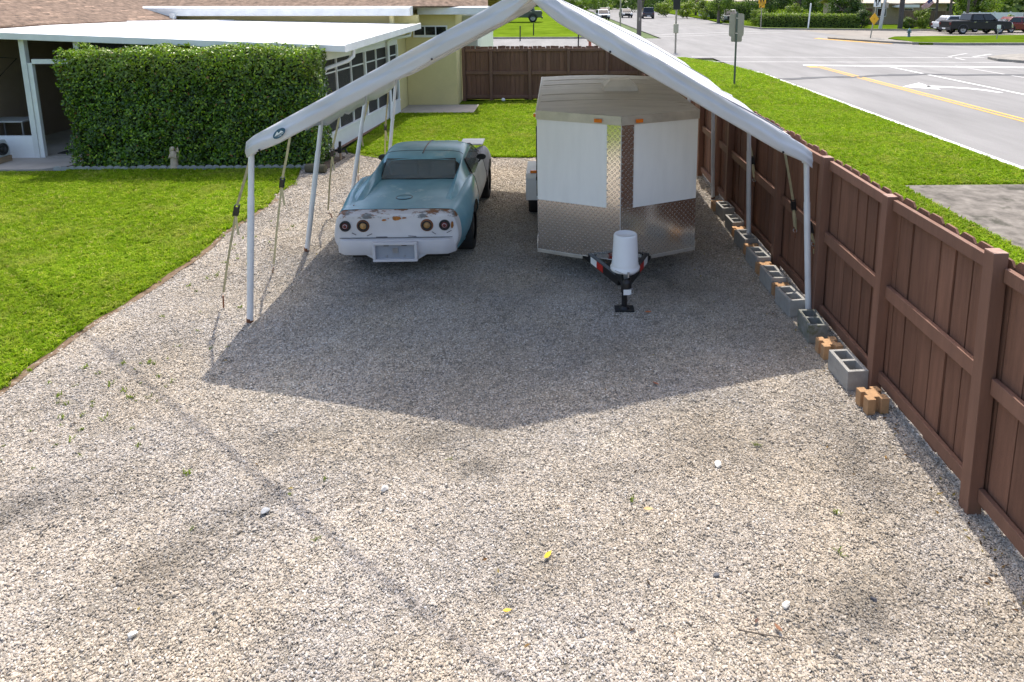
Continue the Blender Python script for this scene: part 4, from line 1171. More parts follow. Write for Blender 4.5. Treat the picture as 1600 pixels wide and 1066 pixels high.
# rear window, windscreen, side windows
def pane(vs, name, m, frame=True):
    o = MB().add(vs, [(0, 1, 2, 3)]).build(name, m, car, solid=.004)
    if frame: MB().tube([*vs, vs[0]], .009, 6).build('window_seal', M_black, o)
    return o
pane([(-.545, Y(1.52), .888), (.545, Y(1.52), .888), (.510, Y(1.815), 1.120), (-.510, Y(1.815), 1.120)], 'rear_window', M_glass)
pane([(-.60, Y(2.95), 1.11), (.60, Y(2.95), 1.11), (.70, Y(3.42), .86), (-.70, Y(3.42), .86)], 'windscreen', M_glass)
for sg in (1, -1): pane([(sg * .625, Y(1.99), 1.07), (sg * .61, Y(2.93), 1.06), (sg * .745, Y(3.16), .83), (sg * .75, Y(1.99), .81)], 'side_window', M_glass)
# cabin: seats and inner rear bulkhead
for sg in (1, -1):
    MB().box(sg * .30 - .21, sg * .30 + .21, Y(1.95), Y(2.10), .60, 1.02).build('seat_back', mat('seat_vinyl', (.20, .19, .19), .6), car, bevel=.05)
MB().box(-.5, .5, Y(2.95), Y(3.1), .80, .93).build('dashboard', M_dark, car, bevel=.03)
MB().lathe([(.012, -.006), (.05, 0), (.012, .006)], (0, 0, 0), 12, 'y').build('rear_view_mirror', M_black, car, (0, Y(2.8), 1.06))
MB().box(-.62, .62, Y(.2), Y(4.4), .2, .55).build('underbody', M_dark, car)
# fuel lid, antenna hole
MB().lathe([(.001, .006), (.095, .005), (.100, .002), (.100, -.01)], (0, 0, 0), 26).build('fuel_lid', M_paint_blue, car, (-.02, Y(.62), .875))
MB().lathe([(.099, .002), (.105, .008), (.112, .002)], (0, 0, 0), 26).build('lid_ring', M_black, car, (-.02, Y(.62), .8735))
MB().lathe([(.001, .004), (.010, .004), (.012, -.01)], (0, 0, 0), 10).build('aerial_hole', M_black, car, (-.60, Y(.30), .868))
# tail lamps
for x_, m_ in ((-.625, M_redlens), (-.405, M_amberlens), (.385, M_amberlens), (.605, M_redlens)):
    lp = MB().lathe([(.092, .03), (.091, -.004), (.084, -.014), (.060, -.013), (.054, .002), (.052, .03)], (0, 0, 0), 24, 'y').build('tail_lamp', M_black, car, (x_, Y(0) - .030, .70))
    lp.scale = (.76, 1, .76)
    MB().lathe([(.054, .0), (.048, -.010), (.034, -.008), (.030, -.014), (.001, -.018)], (0, 0, 0), 20, 'y').build('lens', m_, lp)
    if m_ is M_redlens: MB().lathe([(.036, -.012), (.034, -.018), (.030, -.016)], (0, 0, 0), 20, 'y').build('lens_ring', M_primer, lp)
    else: MB().lathe([(.085, -.0145), (.096, -.010), (.106, .006), (.110, .02)], (0, 0, 0), 20, 'y').build('rusty_bezel', M_rust, lp)
# bumper with licence plate box
bp = MB()
prof = [(-.035, .535), (-.085, .525), (-.095, .44), (-.075, .335), (.06, .315), (.06, .535)]
sec = []
for xx in np.linspace(-.735, .735, 17):
    k = 1 - .5 * max(0, (abs(xx) - .60) / .135) ** 2
    sec.append([(xx, Y(0) + (p[0] * k + (1 - k) * .10 if p[0] < 0 else p[0] + (1 - k) * .1), .44 + (p[1] - .44) * (1 - .12 * (1 - k))) for p in prof])
sec = np.array(sec)
bp.grid(np.concatenate([sec, sec[:, :1]], 1)); bp.add(sec[0], [tuple(range(6))]); bp.add(sec[-1], [tuple(range(6))])
bm_o = bp.build('rear_bumper', M_primer, car, bevel=.006)
fx_ = MB()
for bx in ((-.275, .275, .485, .520), (-.275, .275, .268, .300), (-.275, -.240, .300, .485), (.240, .275, .300, .485)):
    fx_.box(bx[0], bx[1], Y(0) - .150, Y(0) - .02, bx[2], bx[3])
fx_.prism([(-.40, .345), (.40, .345), (.275, .270), (-.275, .270)], 1, Y(0) - .070, Y(0) + .02)
fx_.build('plate_frame', M_primer, bm_o, bevel=.008)
MB().box(-.240, .240, Y(0) - .105, Y(0) - .02, .300, .485).build('plate_recess', mat('recess_primer', (.27, .285, .32), .7, 0, .08, 6), bm_o)
MB().box(-.035, .035, Y(0) - .115, Y(0) - .1055, .375, .435).build('plate_bracket', M_steel, bm_o)
for x_ in (-.11, .11):
    MB().box(x_ - .03, x_ + .03, Y(0) - .125, Y(0) - .1055, .468, .484).build('plate_lamp', M_dark, bm_o)
    MB().lathe([(.012, 0), (.012, -.006), (.001, -.006)], (0, 0, 0), 10, 'y').build('bolt', M_steel, bm_o, (x_, Y(0) - .106, .33))
# seam over the bumper, scuffs under the lamps
MB().tube([(x_, Y(0) - .030 - .004 * math.cos(x_ * 2), .545) for x_ in np.linspace(-.70, .70, 15)], .004, 5).build('panel_gap', M_black, car)
for x_, z_, a, w in ((-.52, .60, .5, .03), (-.33, .585, -.4, .035), (.47, .60, .6, .03), (.66, .615, -.5, .035), (-.18, .555, 0, .07), (.20, .56, .1, .05)):
    MB().box(-w, w, -.002, .001, -.004, .004, Matrix.Rotation(a, 4, 'Y')).build('scuff', mat('bare_scuff', (.12, .11, .12), .8, 0, .3, 20), car, (x_, Y(0) - .0315, z_))
for x_, z_, w, h_ in ((.02, .795, .055, .028), (-.14, .775, .03, .014), (.11, .80, .03, .010), (.70, .70, .018, .05)):
    MB().prism([(-w, -h_ * .4), (-w * .5, -h_), (w * .3, -h_ * .8), (w, -h_ * .2), (w * .7, h_ * .7), (-w * .2, h_), (-w * .8, h_ * .5)], 1, -.002, .002).build('rust_patch', M_rust_o, car, (x_, Y(0) - .0315 + (.012 if x_ > .6 else 0), z_))
# mirrors
for sg in (1, -1):
    mr_ = MB().lathe([(.001, .055), (.045, .05), (.060, .02), (.062, -.03), (.054, -.032), (.001, -.028)], (0, 0, 0), 16, 'y').build('door_mirror', M_black, car, (sg * .80, Y(2.78), .925))
    mr_.scale = (1.25, 1, .8)
    MB().tube([(sg * -.01, 0, -.05), (sg * -.05, .03, -.14)], .012, 6).build('mirror_stalk', M_black, mr_)
for sg in (1, -1):
    for ya in AX: wheel(car, (sg * .735, ya, .335), .335, .255, sg, .20, M_steel)
# side vent and seams on front fenders
for sg in (1, -1):
    MB().box(sg * .845 - .012, sg * .845 + .012, Y(3.06), Y(3.10), .45, .62).build('fender_vent', M_black, car)

# ------------------------------------------------------------------ house with screened porch
hs = thing('house', 'yellow bungalow with white flat porch roof, screened porch and brown shingle roof', 'house', (-8.0, 16.0, 0))
def HB(name, m, fn, **k):
    mb = MB(); fn(mb)
    mb.v = [(p[0] + 8.0, p[1] - 16.0, p[2]) for p in mb.v]
    return mb.build(name, m, hs, **k)
def wallslab(mb, p, q, z0, z1, th, z0b=None, z1b=None):
    p = Vector((p[0], p[1], 0)); q = Vector((q[0], q[1], 0)); d = (q - p).normalized(); s_ = Vector((-d.y, d.x, 0)) * th / 2
    z0b = z0 if z0b is None else z0b; z1b = z1 if z1b is None else z1b
    vs = [p - s_ + Vector((0, 0, z0)), q - s_ + Vector((0, 0, z0b)), q + s_ + Vector((0, 0, z0b)), p + s_ + Vector((0, 0, z0)),
          p - s_ + Vector((0, 0, z1)), q - s_ + Vector((0, 0, z1b)), q + s_ + Vector((0, 0, z1b)), p + s_ + Vector((0, 0, z1))]
    mb.add(vs, [(0, 3, 2, 1), (4, 5, 6, 7), (0, 1, 5, 4), (1, 2, 6, 5), (2, 3, 7, 6), (3, 0, 4, 7)])
SE, NE = (-5.20, 15.15), (-4.84, 20.9)
def along(f): return (SE[0] + (NE[0] - SE[0]) * f, SE[1] + (NE[1] - SE[1]) * f)
kw = HB('knee_wall', M_white, lambda m: wallslab(m, SE, NE, 0, .42, .12))
HB('sill', M_white, lambda m: wallslab(m, along(-.01), along(1.0), .422, .455, .16))
HB('base_course', mat('rusty_base', (.22, .13, .09), .9, 0, .3, 6), lambda m: wallslab(m, along(0), along(1), .0, .05, .14))
HB('top_plate', M_white, lambda m: wallslab(m, along(-.005), along(1), 2.12, 2.30, .10, None, 2.42))
fr_pos = [0, .165, .33, .50, .665, .83, 1.0]
for i, f in enumerate(fr_pos):
    w = .10 if i in (0, 3, 6) else .045
    c_ = along(f)
    HB('porch_post' if w > .05 else 'mullion', M_white, lambda m: m.box(c_[0] - w / 2, c_[0] + w / 2, c_[1] - w / 2, c_[1] + w / 2, .455, 2.118))
for i in range(6):
    a, b = along(fr_pos[i] + .012), along(fr_pos[i + 1] - .012)
    HB('screen_panel', M_screen, lambda m: wallslab(m, a, b, .457, 1.80, .004))
    HB('screen_panel', M_screen, lambda m: wallslab(m, a, b, 1.835, 2.116, .004))
    HB('transom', M_white, lambda m: wallslab(m, a, b, 1.802, 1.833, .035))
# south side: door bay and window bays behind the hedge
PY = 15.05
for x_ in (-11.42, -10.28, -8.6, -6.9):
    HB('porch_post', M_white_dirty, lambda m: m.box(x_ - .055, x_ + .055, PY - .055, PY + .055, 0, 2.62))
HB('door_jamb', M_white_dirty, lambda m: m.box(-11.364, -11.27, PY - .03, PY + .05, .0, 2.12))
HB('door_header', M_white_dirty, lambda m: m.box(-11.268, -10.336, PY - .035, PY + .035, 2.10, 2.20))
HB('knee_wall', M_white, lambda m: m.box(-14.5, -11.478, PY - .05, PY + .05, 0, .52))
HB('knee_wall', M_white, lambda m: m.box(-10.222, -5.27, PY - .05, PY + .05, 0, .52))
HB('screen_panel', M_screen, lambda m: m.box(-10.22, -8.66, PY - .002, PY + .002, .525, 2.6))
HB('screen_panel', M_screen, lambda m: m.box(-8.54, -6.96, PY - .002, PY + .002, .525, 2.55))
HB('screen_panel', M_screen, lambda m: m.box(-6.84, -5.27, PY - .002, PY + .002, .525, 2.4))
sdm = HB('screen_door', M_white_dirty, lambda m: (m.box(-10.40, -10.34, 15.10, 15.13, .06, 2.08), m.box(-10.42, -10.37, 15.10, 15.7, .06, .12), m.box(-10.42, -10.37, 15.10, 15.7, 2.0, 2.08)))
HB('porch_floor', M_concrete, lambda m: m.prism([(-14.5, 15.0), (-5.28, 15.1), (-4.92, 20.9), (-14.5, 20.9)], 2, -.05, .05))
HB('inner_wall', M_tanwall, lambda m: m.box(-14.5, -4.9, 20.92, 21.1, 0, 2.70))
HB('inner_wall', M_tanwall, lambda m: m.box(-13.2, -13.0, 15.1, 20.9, 0, 2.70))
HB('inner_window', M_glass_d, lambda m: m.box(-12.2, -10.6, 20.86, 20.90, 1.0, 2.1))
HB('window_bar', M_white, lambda m: (m.box(-11.43, -11.37, 20.83, 20.858, 1.0, 2.1), m.box(-12.25, -10.55, 20.83, 20.858, 1.5, 1.56)))
HB('door_mat', M_dark, lambda m: m.box(-11.2, -10.4, 15.3, 15.9, .052, .07))
# flat porch roof
RF = [(-15.5, 14.95, 2.92), (-4.53, 14.75, 2.49), (-4.12, 21.0, 2.72), (-15.5, 21.2, 2.95)]
def roofslab(m):
    t_ = [Vector(p) for p in RF]; b_2 = [p - Vector((0, 0, .05)) for p in t_]
    m.add(t_ + b_2, [(0, 1, 2, 3), (7, 6, 5, 4), (0, 4, 5, 1), (1, 5, 6, 2), (2, 6, 7, 3), (3, 7, 4, 0)])
prf = HB('porch_roof', M_whiteroof, roofslab)
def edge_beam(m, p, q, h, t_, up=.02):
    p, q = Vector(p), Vector(q); d = (q - p).normalized(); n2_ = Vector((d.y, -d.x, 0)).normalized() * t_
    vs = [p + Vector((0, 0, up)), q + Vector((0, 0, up)), q + n2_ + Vector((0, 0, up)), p + n2_ + Vector((0, 0, up)),
          p - Vector((0, 0, h)), q - Vector((0, 0, h)), q + n2_ - Vector((0, 0, h)), p + n2_ - Vector((0, 0, h))]
    m.add(vs, [(0, 1, 2, 3), (7, 6, 5, 4), (0, 4, 5, 1), (1, 5, 6, 2), (2, 6, 7, 3), (3, 7, 4, 0)])
HB('gutter', M_white_dirty, lambda m: edge_beam(m, RF[0], (RF[1][0] + .06, RF[1][1], RF[1][2]), .13, .07, .012), bevel=.01)
HB('fascia', M_white_dirty, lambda m: edge_beam(m, (RF[1][0], RF[1][1] + .01, RF[1][2]), RF[2], .14, .05, .03), bevel=.006)
HB('roof_seam', M_whiteroof, lambda m: m.tube([(-15, 15.6, 2.925), (-9.6, 20.9, 2.845)], .012, 5))
HB('porch_beam', M_white_dirty, lambda m: edge_beam(m, (-5.28, 15.12, 2.44), (-4.88, 21.0, 2.655), .16, .08, 0))
HB('beam_end', M_white_dirty, lambda m: m.box(-5.75, -5.0, 14.86, 14.97, 2.22, 2.42))
# downspouts
HB('downspout', M_white, lambda m: m.tube([(-4.50, 15.4, 2.40), (-4.52, 15.4, 2.22), (-4.62, 15.32, 2.12), (-5.02, 15.05, 1.98), (-5.08, 15.02, 1.88), (-5.08, 15.02, .16), (-5.05, 14.96, .07), (-4.92, 14.80, .05)], .045, 10))
HB('downspout', M_white, lambda m: m.tube([(-4.22, 20.2, 2.60), (-4.25, 20.2, 2.42), (-4.72, 19.8, 2.34), (-4.80, 19.75, 2.25), (-4.80, 19.75, .15), (-4.75, 19.6, .06), (-4.66, 19.4, .05)], .045, 10))
# yellow walls
HB('yellow_wall', M_yellow, lambda m: m.box(-4.86, -3.24, 22.4, 22.6, 0, 3.0))
HB('yellow_wall', M_yellow, lambda m: m.box(-5.0, -4.87, 20.93, 22.6, 0, 3.0))
HB('yellow_wall', M_yellow, lambda m: m.box(-13.0, -4.2, 21.25, 21.4, 2.70, 2.98))
HB('pale_wall', M_pale, lambda m: m.box(-3.235, -2.72, 24.0, 30, 0, 2.9))
HB('wall_rib', M_pale, lambda m: [m.box(-3.2 + k * .08, -3.17 + k * .08, 23.985, 24.0, 0, 2.9) for k in range(6)])
wn_ = HB('window', M_white, lambda m: m.box(-4.60, -3.50, 22.34, 22.398, 2.24, 2.62))
for k in range(3):
    HB('pane', M_glass_d, lambda m: (m.box(-4.55 + k * .35, -4.24 + k * .35, 22.325, 22.339, 2.32, 2.58)))
# upper eaves and main shingle roof
HB('upper_fascia', M_white_dirty, lambda m: m.prism([(20.75, 2.97), (20.75, 3.20), (20.95, 3.25), (21.25, 3.25), (21.25, 2.97)], 0, -12.65, -4.35), bevel=.006)
HB('upper_fascia', M_white_dirty, lambda m: m.prism([(21.9, 2.98), (21.9, 3.20), (22.1, 3.235), (22.65, 3.235), (22.65, 2.98)], 0, -4.348, -2.15), bevel=.006)
HB('eave_return', M_white_dirty, lambda m: m.box(-11.32, -11.2, 20.6, 20.74, 2.80, 3.05))
HB('upper_roof', M_shingle, lambda m: m.add([(-18, 21.2, 3.252), (-4.4, 21.2, 3.252), (-2.2, 22.6, 3.238), (-2.6, 27, 4.9), (-18, 27, 4.9), (-2.6, 33, 3.1), (-18, 33, 3.1)], [(0, 1, 3, 4), (1, 2, 3), (4, 3, 5, 6)]), solid=.05, fix=False)
HB('vent_pipe', M_black, lambda m: m.tube([(-3.75, 23.2, 3.4), (-3.75, 23.2, 4.3)], .05, 10))
HB('gable_wall', M_yellow, lambda m: m.box(-18, -3.24, 22.62, 30, 0, 3.1))
# main slope rising to the west, laid in single shingles
ev0, ev1 = Vector((-12.62, 14.2, 2.865)), Vector((-11.18, 20.72, 2.855))
ed = (ev1 - ev0).normalized(); up_ = Vector((-ed.y, ed.x, 0)); upv = (up_ + Vector((0, 0, .33))).normalized(); nr = ed.cross(upv).normalized()
if nr.z < 0: nr = -nr
slope = HB('main_roof', M_shingle, lambda m: m.add([ev0 - nr * .03, ev1 - nr * .03, ev1 + upv * 5 - nr * .03, ev0 + upv * 5 - nr * .03], [(0, 1, 2, 3)]), solid=.06)
shm = []
for k in range(3):
    mb = MB().box(-.150 + .004, .150 - .004, 0, .16, 0, .016)
    me = bm_fix(mb.mesh('shingle')); me.materials.append(M_shingle); shm.append(me)
rotm = Matrix((ed, upv, nr)).transposed().to_euler()
rd = random.Random(4); cnt = 0
for r_ in range(15):
    u = .1 + (r_ % 2) * .15
    while u < (ev1 - ev0).length - .15:
        pos = ev0 + ed * u + upv * (r_ * .135) + nr * (.002 + rd.uniform(0, .004))
        u += .30
        # what lies behind the left edge of view is covered by the plain slope
        if pos.x < -1.02 * pos.y + 2.6 or cnt >= 300: continue
        o = link('shingle', shm[cnt % 3], None, slope, pos - Vector((-8.0, 16.0, 0))); cnt += 1
        e_ = rotm.copy(); o.rotation_euler = e_
        o.rotation_euler.rotate_axis('X', rd.uniform(.03, .09))
structure('patio', MB().box(-4.85, -2.55, 20.85, 22.395, -.03, .03), M_concrete)
structure('porch_step', MB().prism([(-15, 13.95), (-10.6, 13.95), (-10.2, 14.3), (-10.15, 15.0), (-15, 15.0)], 2, -.03, .035), M_concrete)

# ------------------------------------------------------------------ hedge
hd = thing('hedge', 'clipped dense green hedge in front of the screened porch', 'hedge', (-7.52, 14.45, 0))
hx, hy, hz = 2.54, .42, 2.44
core = MB().box(-hx + .18, hx - .18, -hy + .16, hy - .1, .05, hz - .18)
core.build('inner_branches', mat('hedge_shade', (.022, .030, .010), .95, 0, .4, 12), hd)
def hedge_leaves(n):
    f = rng.choice(4, n, p=[.66, .16, .10, .08])      # front, top, right, left
    u = rng.random(n); v = rng.random(n)
    P = np.zeros((n, 3)); N = np.zeros((n, 3))
    m = f == 0; P[m] = np.stack([(u[m] * 2 - 1) * hx, np.full(m.sum(), -hy), v[m] * hz], 1); N[m] = (0, -1, .35)
    m = f == 1; P[m] = np.stack([(u[m] * 2 - 1) * hx, (v[m] * 2 - 1) * hy, np.full(m.sum(), hz)], 1); N[m] = (0, -.2, 1)
    m = f == 2; P[m] = np.stack([np.full(m.sum(), hx), (v[m] * 2 - 1) * hy, u[m] * hz], 1); N[m] = (1, -.3, .3)
    m = f == 3; P[m] = np.stack([np.full(m.sum(), -hx), (v[m] * 2 - 1) * hy, u[m] * hz], 1); N[m] = (-1, -.3, .3)
    # lumpy clipped surface
    lump = fbm(P[:, 0] * 1.0 + P[:, 1] * 2, P[:, 2] + P[:, 1], 2.6) - .5
    deep = rng.exponential(.055, n)
    N0 = N / np.linalg.norm(N, axis=1, keepdims=True)
    P += N0 * (lump * .34 - deep + .04)[:, None]
    P[:, 0] += np.where(f == 0, 0, 0)
    # rounded top edges, narrower base at the left end
    P[:, 0] += .14 * np.clip((hz - P[:, 2]) / hz, 0, 1) * np.clip(-P[:, 0] / hx, 0, 1)
    t = np.clip((P[:, 2] - (hz - .25)) / .25, 0, 1)
    P[:, 1] = np.where(P[:, 1] < -hy + .25, P[:, 1] + t * t * .12, P[:, 1])
    P[:, 2] = np.maximum(P[:, 2], .03)
    Nn = N0 + rng.normal(0, .55, (n, 3))
    clump = fbm(P[:, 0] + 7, P[:, 2] + 3, 5.0)
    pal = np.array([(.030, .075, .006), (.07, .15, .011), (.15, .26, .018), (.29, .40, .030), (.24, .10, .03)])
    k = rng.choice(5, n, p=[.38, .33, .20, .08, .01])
    top_light = np.clip((P[:, 2] - (hz - .8)) / .8, 0, 1) * rng.random(n)        # sunlit highlights of the hedge top, put into the leaf colour
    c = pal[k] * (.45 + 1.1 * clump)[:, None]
    c = c * (1 - .55 * top_light[:, None]) + np.array([.42, .52, .05]) * .55 * top_light[:, None]
    return P, Nn, rng.uniform(.045, .09, n), c
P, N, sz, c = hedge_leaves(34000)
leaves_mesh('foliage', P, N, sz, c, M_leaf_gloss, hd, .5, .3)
for k in range(14):
    xx = -2.4 + k * .37
    MB().tube([(xx, random.uniform(-.1, .1), -.02), (xx + random.uniform(-.1, .1), random.uniform(-.2, .1), .7), (xx + random.uniform(-.2, .2), -.2, 1.5)], [.025, .018, .01], 6).build('stem', M_bark, hd)
P = np.array([(-2.28 + rng.normal(0, .03), -.38 + rng.normal(0, .03), hz + .05 + .30 * t) for t in rng.random(16)])
structure('hedge_bed', MB().prism([(-10.3, 13.93), (-4.75, 13.93), (-4.7, 14.95), (-10.2, 14.95)], 2, -.02, .028), M_soil)
# scalloped edging stones in front of the hedge
eg = thing('garden_edging', 'row of grey scalloped concrete edging stones below the hedge', 'edging', (-7.5, 13.93, 0))
em = MB().prism([(-.074, 0), (.074, 0), (.074, .05)] + [(.074 * math.cos(t), .05 + .045 * math.sin(t)) for t in np.linspace(.35, 2.8, 7)] + [(-.074, .05)], 1, -.022, .022)
eme = bm_fix(em.mesh('edging_stone')); eme.materials.append(mat('edging_concrete', (.30, .31, .30), .95, 0, .15, 14, .4, 90))
for k in range(36):
    o = link('edging_stone', eme, None, eg, (-2.75 + k * .153, random.uniform(-.012, .012) - .02 * math.sin(k * .3), random.uniform(-.005, .012)))
    o.rotation_euler = (random.uniform(-.1, .1), random.uniform(-.05, .05), random.uniform(-.12, .12))

# angel statue: robe, wings, head, folded hands
an = thing('garden_angel_statue', 'small stone angel statue standing in front of the hedge', 'statue', (-7.90, 13.98, .02))
MB().lathe([(.085, 0), (.088, .03), (.075, .06), (.066, .15), (.058, .24), (.060, .30), (.052, .34), (.030, .37), (.024, .385)], n=14, cap=True).build('robe', M_statue, an)
MB().lathe([(.001, -.045), (.025, -.038), (.038, -.01), (.036, .018), (.022, .04), (.001, .046)], (0, -.008, .425), 12).build('head', M_statue, an)
for sg in (1, -1):
    wg = [(sg * a, b) for a, b in ((.015, .20), (.06, .14), (.085, .24), (.095, .36), (.08, .45), (.045, .40), (.015, .33))]
    MB().prism(wg, 1, .035, .06).build('wing', M_statue, an, bevel=.006)
    MB().tube([(sg * .055, -.01, .31), (sg * .06, -.05, .24), (sg * .01, -.075, .27)], [.02, .018, .012], 8).build('arm', M_statue, an)

# hose reel box on timber by the porch door
hr = thing('hose_reel_box', 'pale plastic hose reel box on timber blocks at the far left of the porch', 'hose reel', (-12.0, 14.55, .035))
MB().prism([(-.20, .13), (.20, .13), (.20, .30), (.10, .50), (-.10, .50), (-.20, .40)], 0, -.30, .22).build('housing', mat('grey_white_plastic', (.50, .54, .55), .5), hr, bevel=.02)
MB().lathe([(.001, .03), (.06, .03), (.065, 0), (.11, 0), (.115, .02), (.13, .02), (.13, -.03)], (.24, -.02, .30), 18, 'x').build('reel', M_black, hr)
for k in (-.18, .10): MB().box(k, k + .12, -.22, .22, .0, .125).build('timber_block', M_wood, hr, bevel=.006)
tb_ = thing('patio_table', 'pale low table inside the porch behind the knee wall', 'table', (-12.55, 15.9, .05))
MB().box(-.45, .45, -.3, .3, .66, .70).build('table_top', mat('table_grey', (.42, .42, .41), .5), tb_, bevel=.01)
for a in (-.4, .4):
    for b in (-.25, .25): MB().tube([(a, b, 0), (a, b, .66)], .02, 8).build('leg', M_steel, tb_)
cdt = thing('standing_rod', 'thin pale rod leaning against the porch back wall', 'rod', (-11.9, 15.9, .05))
MB().tube([(0, 0, .0), (-.28, .05, 2.4)], .018, 8).build('rod', M_cpole, cdt)
MB().box(-.13, -.03, -.03, .05, 1.05, 1.17).build('socket_box', mat('cream_plastic', (.5, .42, .25), .5), cdt, bevel=.01)
brk = thing('wall_bracket', 'black triangular wall bracket in the porch', 'bracket', (-12.3, 15.6, 1.95))
MB().tube([(-.2, 0, .25), (-.17, 0, -.2), (.28, .0, .22), (-.2, 0, .25)], .014, 6).build('bracket_bar', M_black, brk)
# garden tap and hose cluster at the porch corner
tp = thing('garden_tap', 'black garden tap and splitter on a stake at the porch corner', 'tap', (-4.72, 14.70, 0))
MB().tube([(0, 0, 0), (.0, 0, .18)], .022, 8).build('stake', M_wood, tp)
bx = MB()
bx.box(-.04, .04, -.04, .04, .17, .30); bx.tube([(-.12, 0, .22), (.14, 0, .25)], .022, 8); bx.tube([(0, 0, .30), (.01, 0, .42)], .03, 8); bx.tube([(.12, 0, .25), (.16, -.02, .14)], .02, 8)
bx.build('tap_body', M_black, tp, bevel=.004)
lg = thing('log', 'short weathered log lying at the end of the hedge edging', 'log', (-4.86, 13.62, .0))
MB().tube([(-.22, .03, .09), (-.05, 0, .10), (.18, -.02, .09)], [.09, .10, .085], 10).build('log_body', mat('mossy_log', (.12, .11, .07), .95, 0, .4, 10, .6, 40), lg)
bl_ = thing('white_ball', 'small white ball lying in the grass before the back fence', 'ball', (-1.80, 23.1, .07))
MB().lathe([(.001, -.075), (.04, -.064), (.068, -.03), (.075, 0), (.068, .03), (.04, .064), (.001, .075)], n=16).build('ball_shell', M_white, bl_)
MB().lathe([(.0755, -.004), (.0762, 0), (.0755, .004)], n=16).build('ball_seam', M_steel, bl_)

# ------------------------------------------------------------------ loose things on the gravel
def rock(label, x, y, s, colr):
    bm = bmesh.new(); bmesh.ops.create_icosphere(bm, subdivisions=3, radius=1); rr2 = random.Random(int(x * 1000) + 5)
    dirs = [Vector((rr2.gauss(0, 1), rr2.gauss(0, 1), rr2.gauss(0, 1))).normalized() for _ in range(10)]
    for v in bm.verts:
        cc = v.co.normalized(); k = 1
        for d in dirs:
            t = cc.dot(d)
            if t > .55: k = min(k, .62 / t)
        v.co = Vector((cc.x * k * s * .95, cc.y * k * s * .75, cc.z * k * s * .5))
    me = bpy.data.meshes.new('rock'); bm.to_mesh(me); bm.free()
    o = link('rock', me, mat('rock_%d' % (colr[0] * 1000), colr, .9, 0, .15, 20, .4, 80), None, (x, y, s * .35))
    o.rotation_euler = (0, 0, rr2.uniform(0, 6)); tag(o, label, 'rock', 'larger stones lying on the gravel')
rock('dark grey stone on the gravel in the lower right foreground', .97, 3.60, .030, (.13, .13, .14))
rock('black stone near the lower right corner of the gravel', 1.86, 3.40, .026, (.06, .06, .07))
rock('white flat stone in the lower right foreground gravel', 1.33, 3.38, .034, (.68, .65, .58))
rock('white stone at the bottom left of the gravel', -2.38, 3.30, .035, (.66, .63, .57))
rock('pale blue grey stone beside the dark stain on the left', -2.02, 4.22, .040, (.32, .33, .34))
rock('pale rounded stone right of the wire shadow', -1.25, 4.42, .042, (.58, .55, .50))
rock('light stone in the middle right of the sunny gravel', 1.22, 4.6, .042, (.66, .63, .56))
def leaf_(label, x, y, s, colr, rz):
    mb = MB(); pr = [(-1, 0), (-.5, .33), (.1, .40), (.7, .2), (1.05, 0), (.7, -.2), (.1, -.38), (-.5, -.3)]
    top = [(a * s, b * s, .012 + .25 * s * (b * b) * 2 + .1 * s * a * a) for a, b in pr]
    mb.add(top + [(0, 0, .012)], [(i, (i + 1) % 8, 8) for i in range(8)])
    o = mb.build('fallen_leaf', mat('leaf_%d' % (colr[1] * 1000), colr, .7, 0, .2, 20), None, (x, y, .012), solid=.0015, rot=(.15, .1, rz))
    tag(o, label, 'leaf', 'fallen leaves on the gravel')
leaf_('yellow leaf lying on the gravel at the centre foreground', -.07, 3.77, .040, (.70, .45, .02), 1.0)
leaf_('small yellow leaf on the gravel below the centre', -.30, 3.38, .026, (.66, .40, .04), .2)
leaf_('curled brown leaf in the lower right foreground gravel', 1.23, 3.22, .032, (.22, .10, .05), 2.0)
leaf_('dark brown leaf beside the curled leaf lower right', 1.12, 3.27, .022, (.10, .05, .035), .9)
leaf_('orange brown leaf near the jack foot in the shade', 1.02, 7.15, .045, (.35, .12, .05), .4)
leaf_('tan leaf on the sunny gravel at the right of centre', .62, 4.15, .035, (.60, .38, .17), .1)
leaf_('rust coloured leaf in the shade near the canopy shadow edge', .90, 5.7, .04, (.30, .11, .06), 2.2)
tw = MB().tube([(0, 0, .012), (.10, -.03, .016), (.22, -.05, .012), (.33, -.09, .014)], [.004, .0035, .003, .002], 6)
to = tw.build('twig', M_bark, None, (1.0, 3.22, .008)); tag(to, 'thin brown twig lying on the lower right gravel', 'twig')

# overhead service cable whose shadow crosses the gravel (outside the picture, above)
hC = 7.5
off = Vector((SUN_TO.x, SUN_TO.y, 0)) * (hC / SUN_TO.z)
g0, g1 = Vector((-7.4, 8.81, hC)), Vector((-.49, 3.18, hC)); dW = (g1 - g0).normalized()
cabp = []
for f in np.linspace(-16, 22, 30): cabp.append(g0 + dW * f + off + Vector((0, 0, .0006 * (f - 3) ** 2)))
cb = MB().tube(cabp, .020, 6).build('service_cable', M_black); tag(cb, 'overhead service cable whose thin shadow crosses the gravel', 'cable')

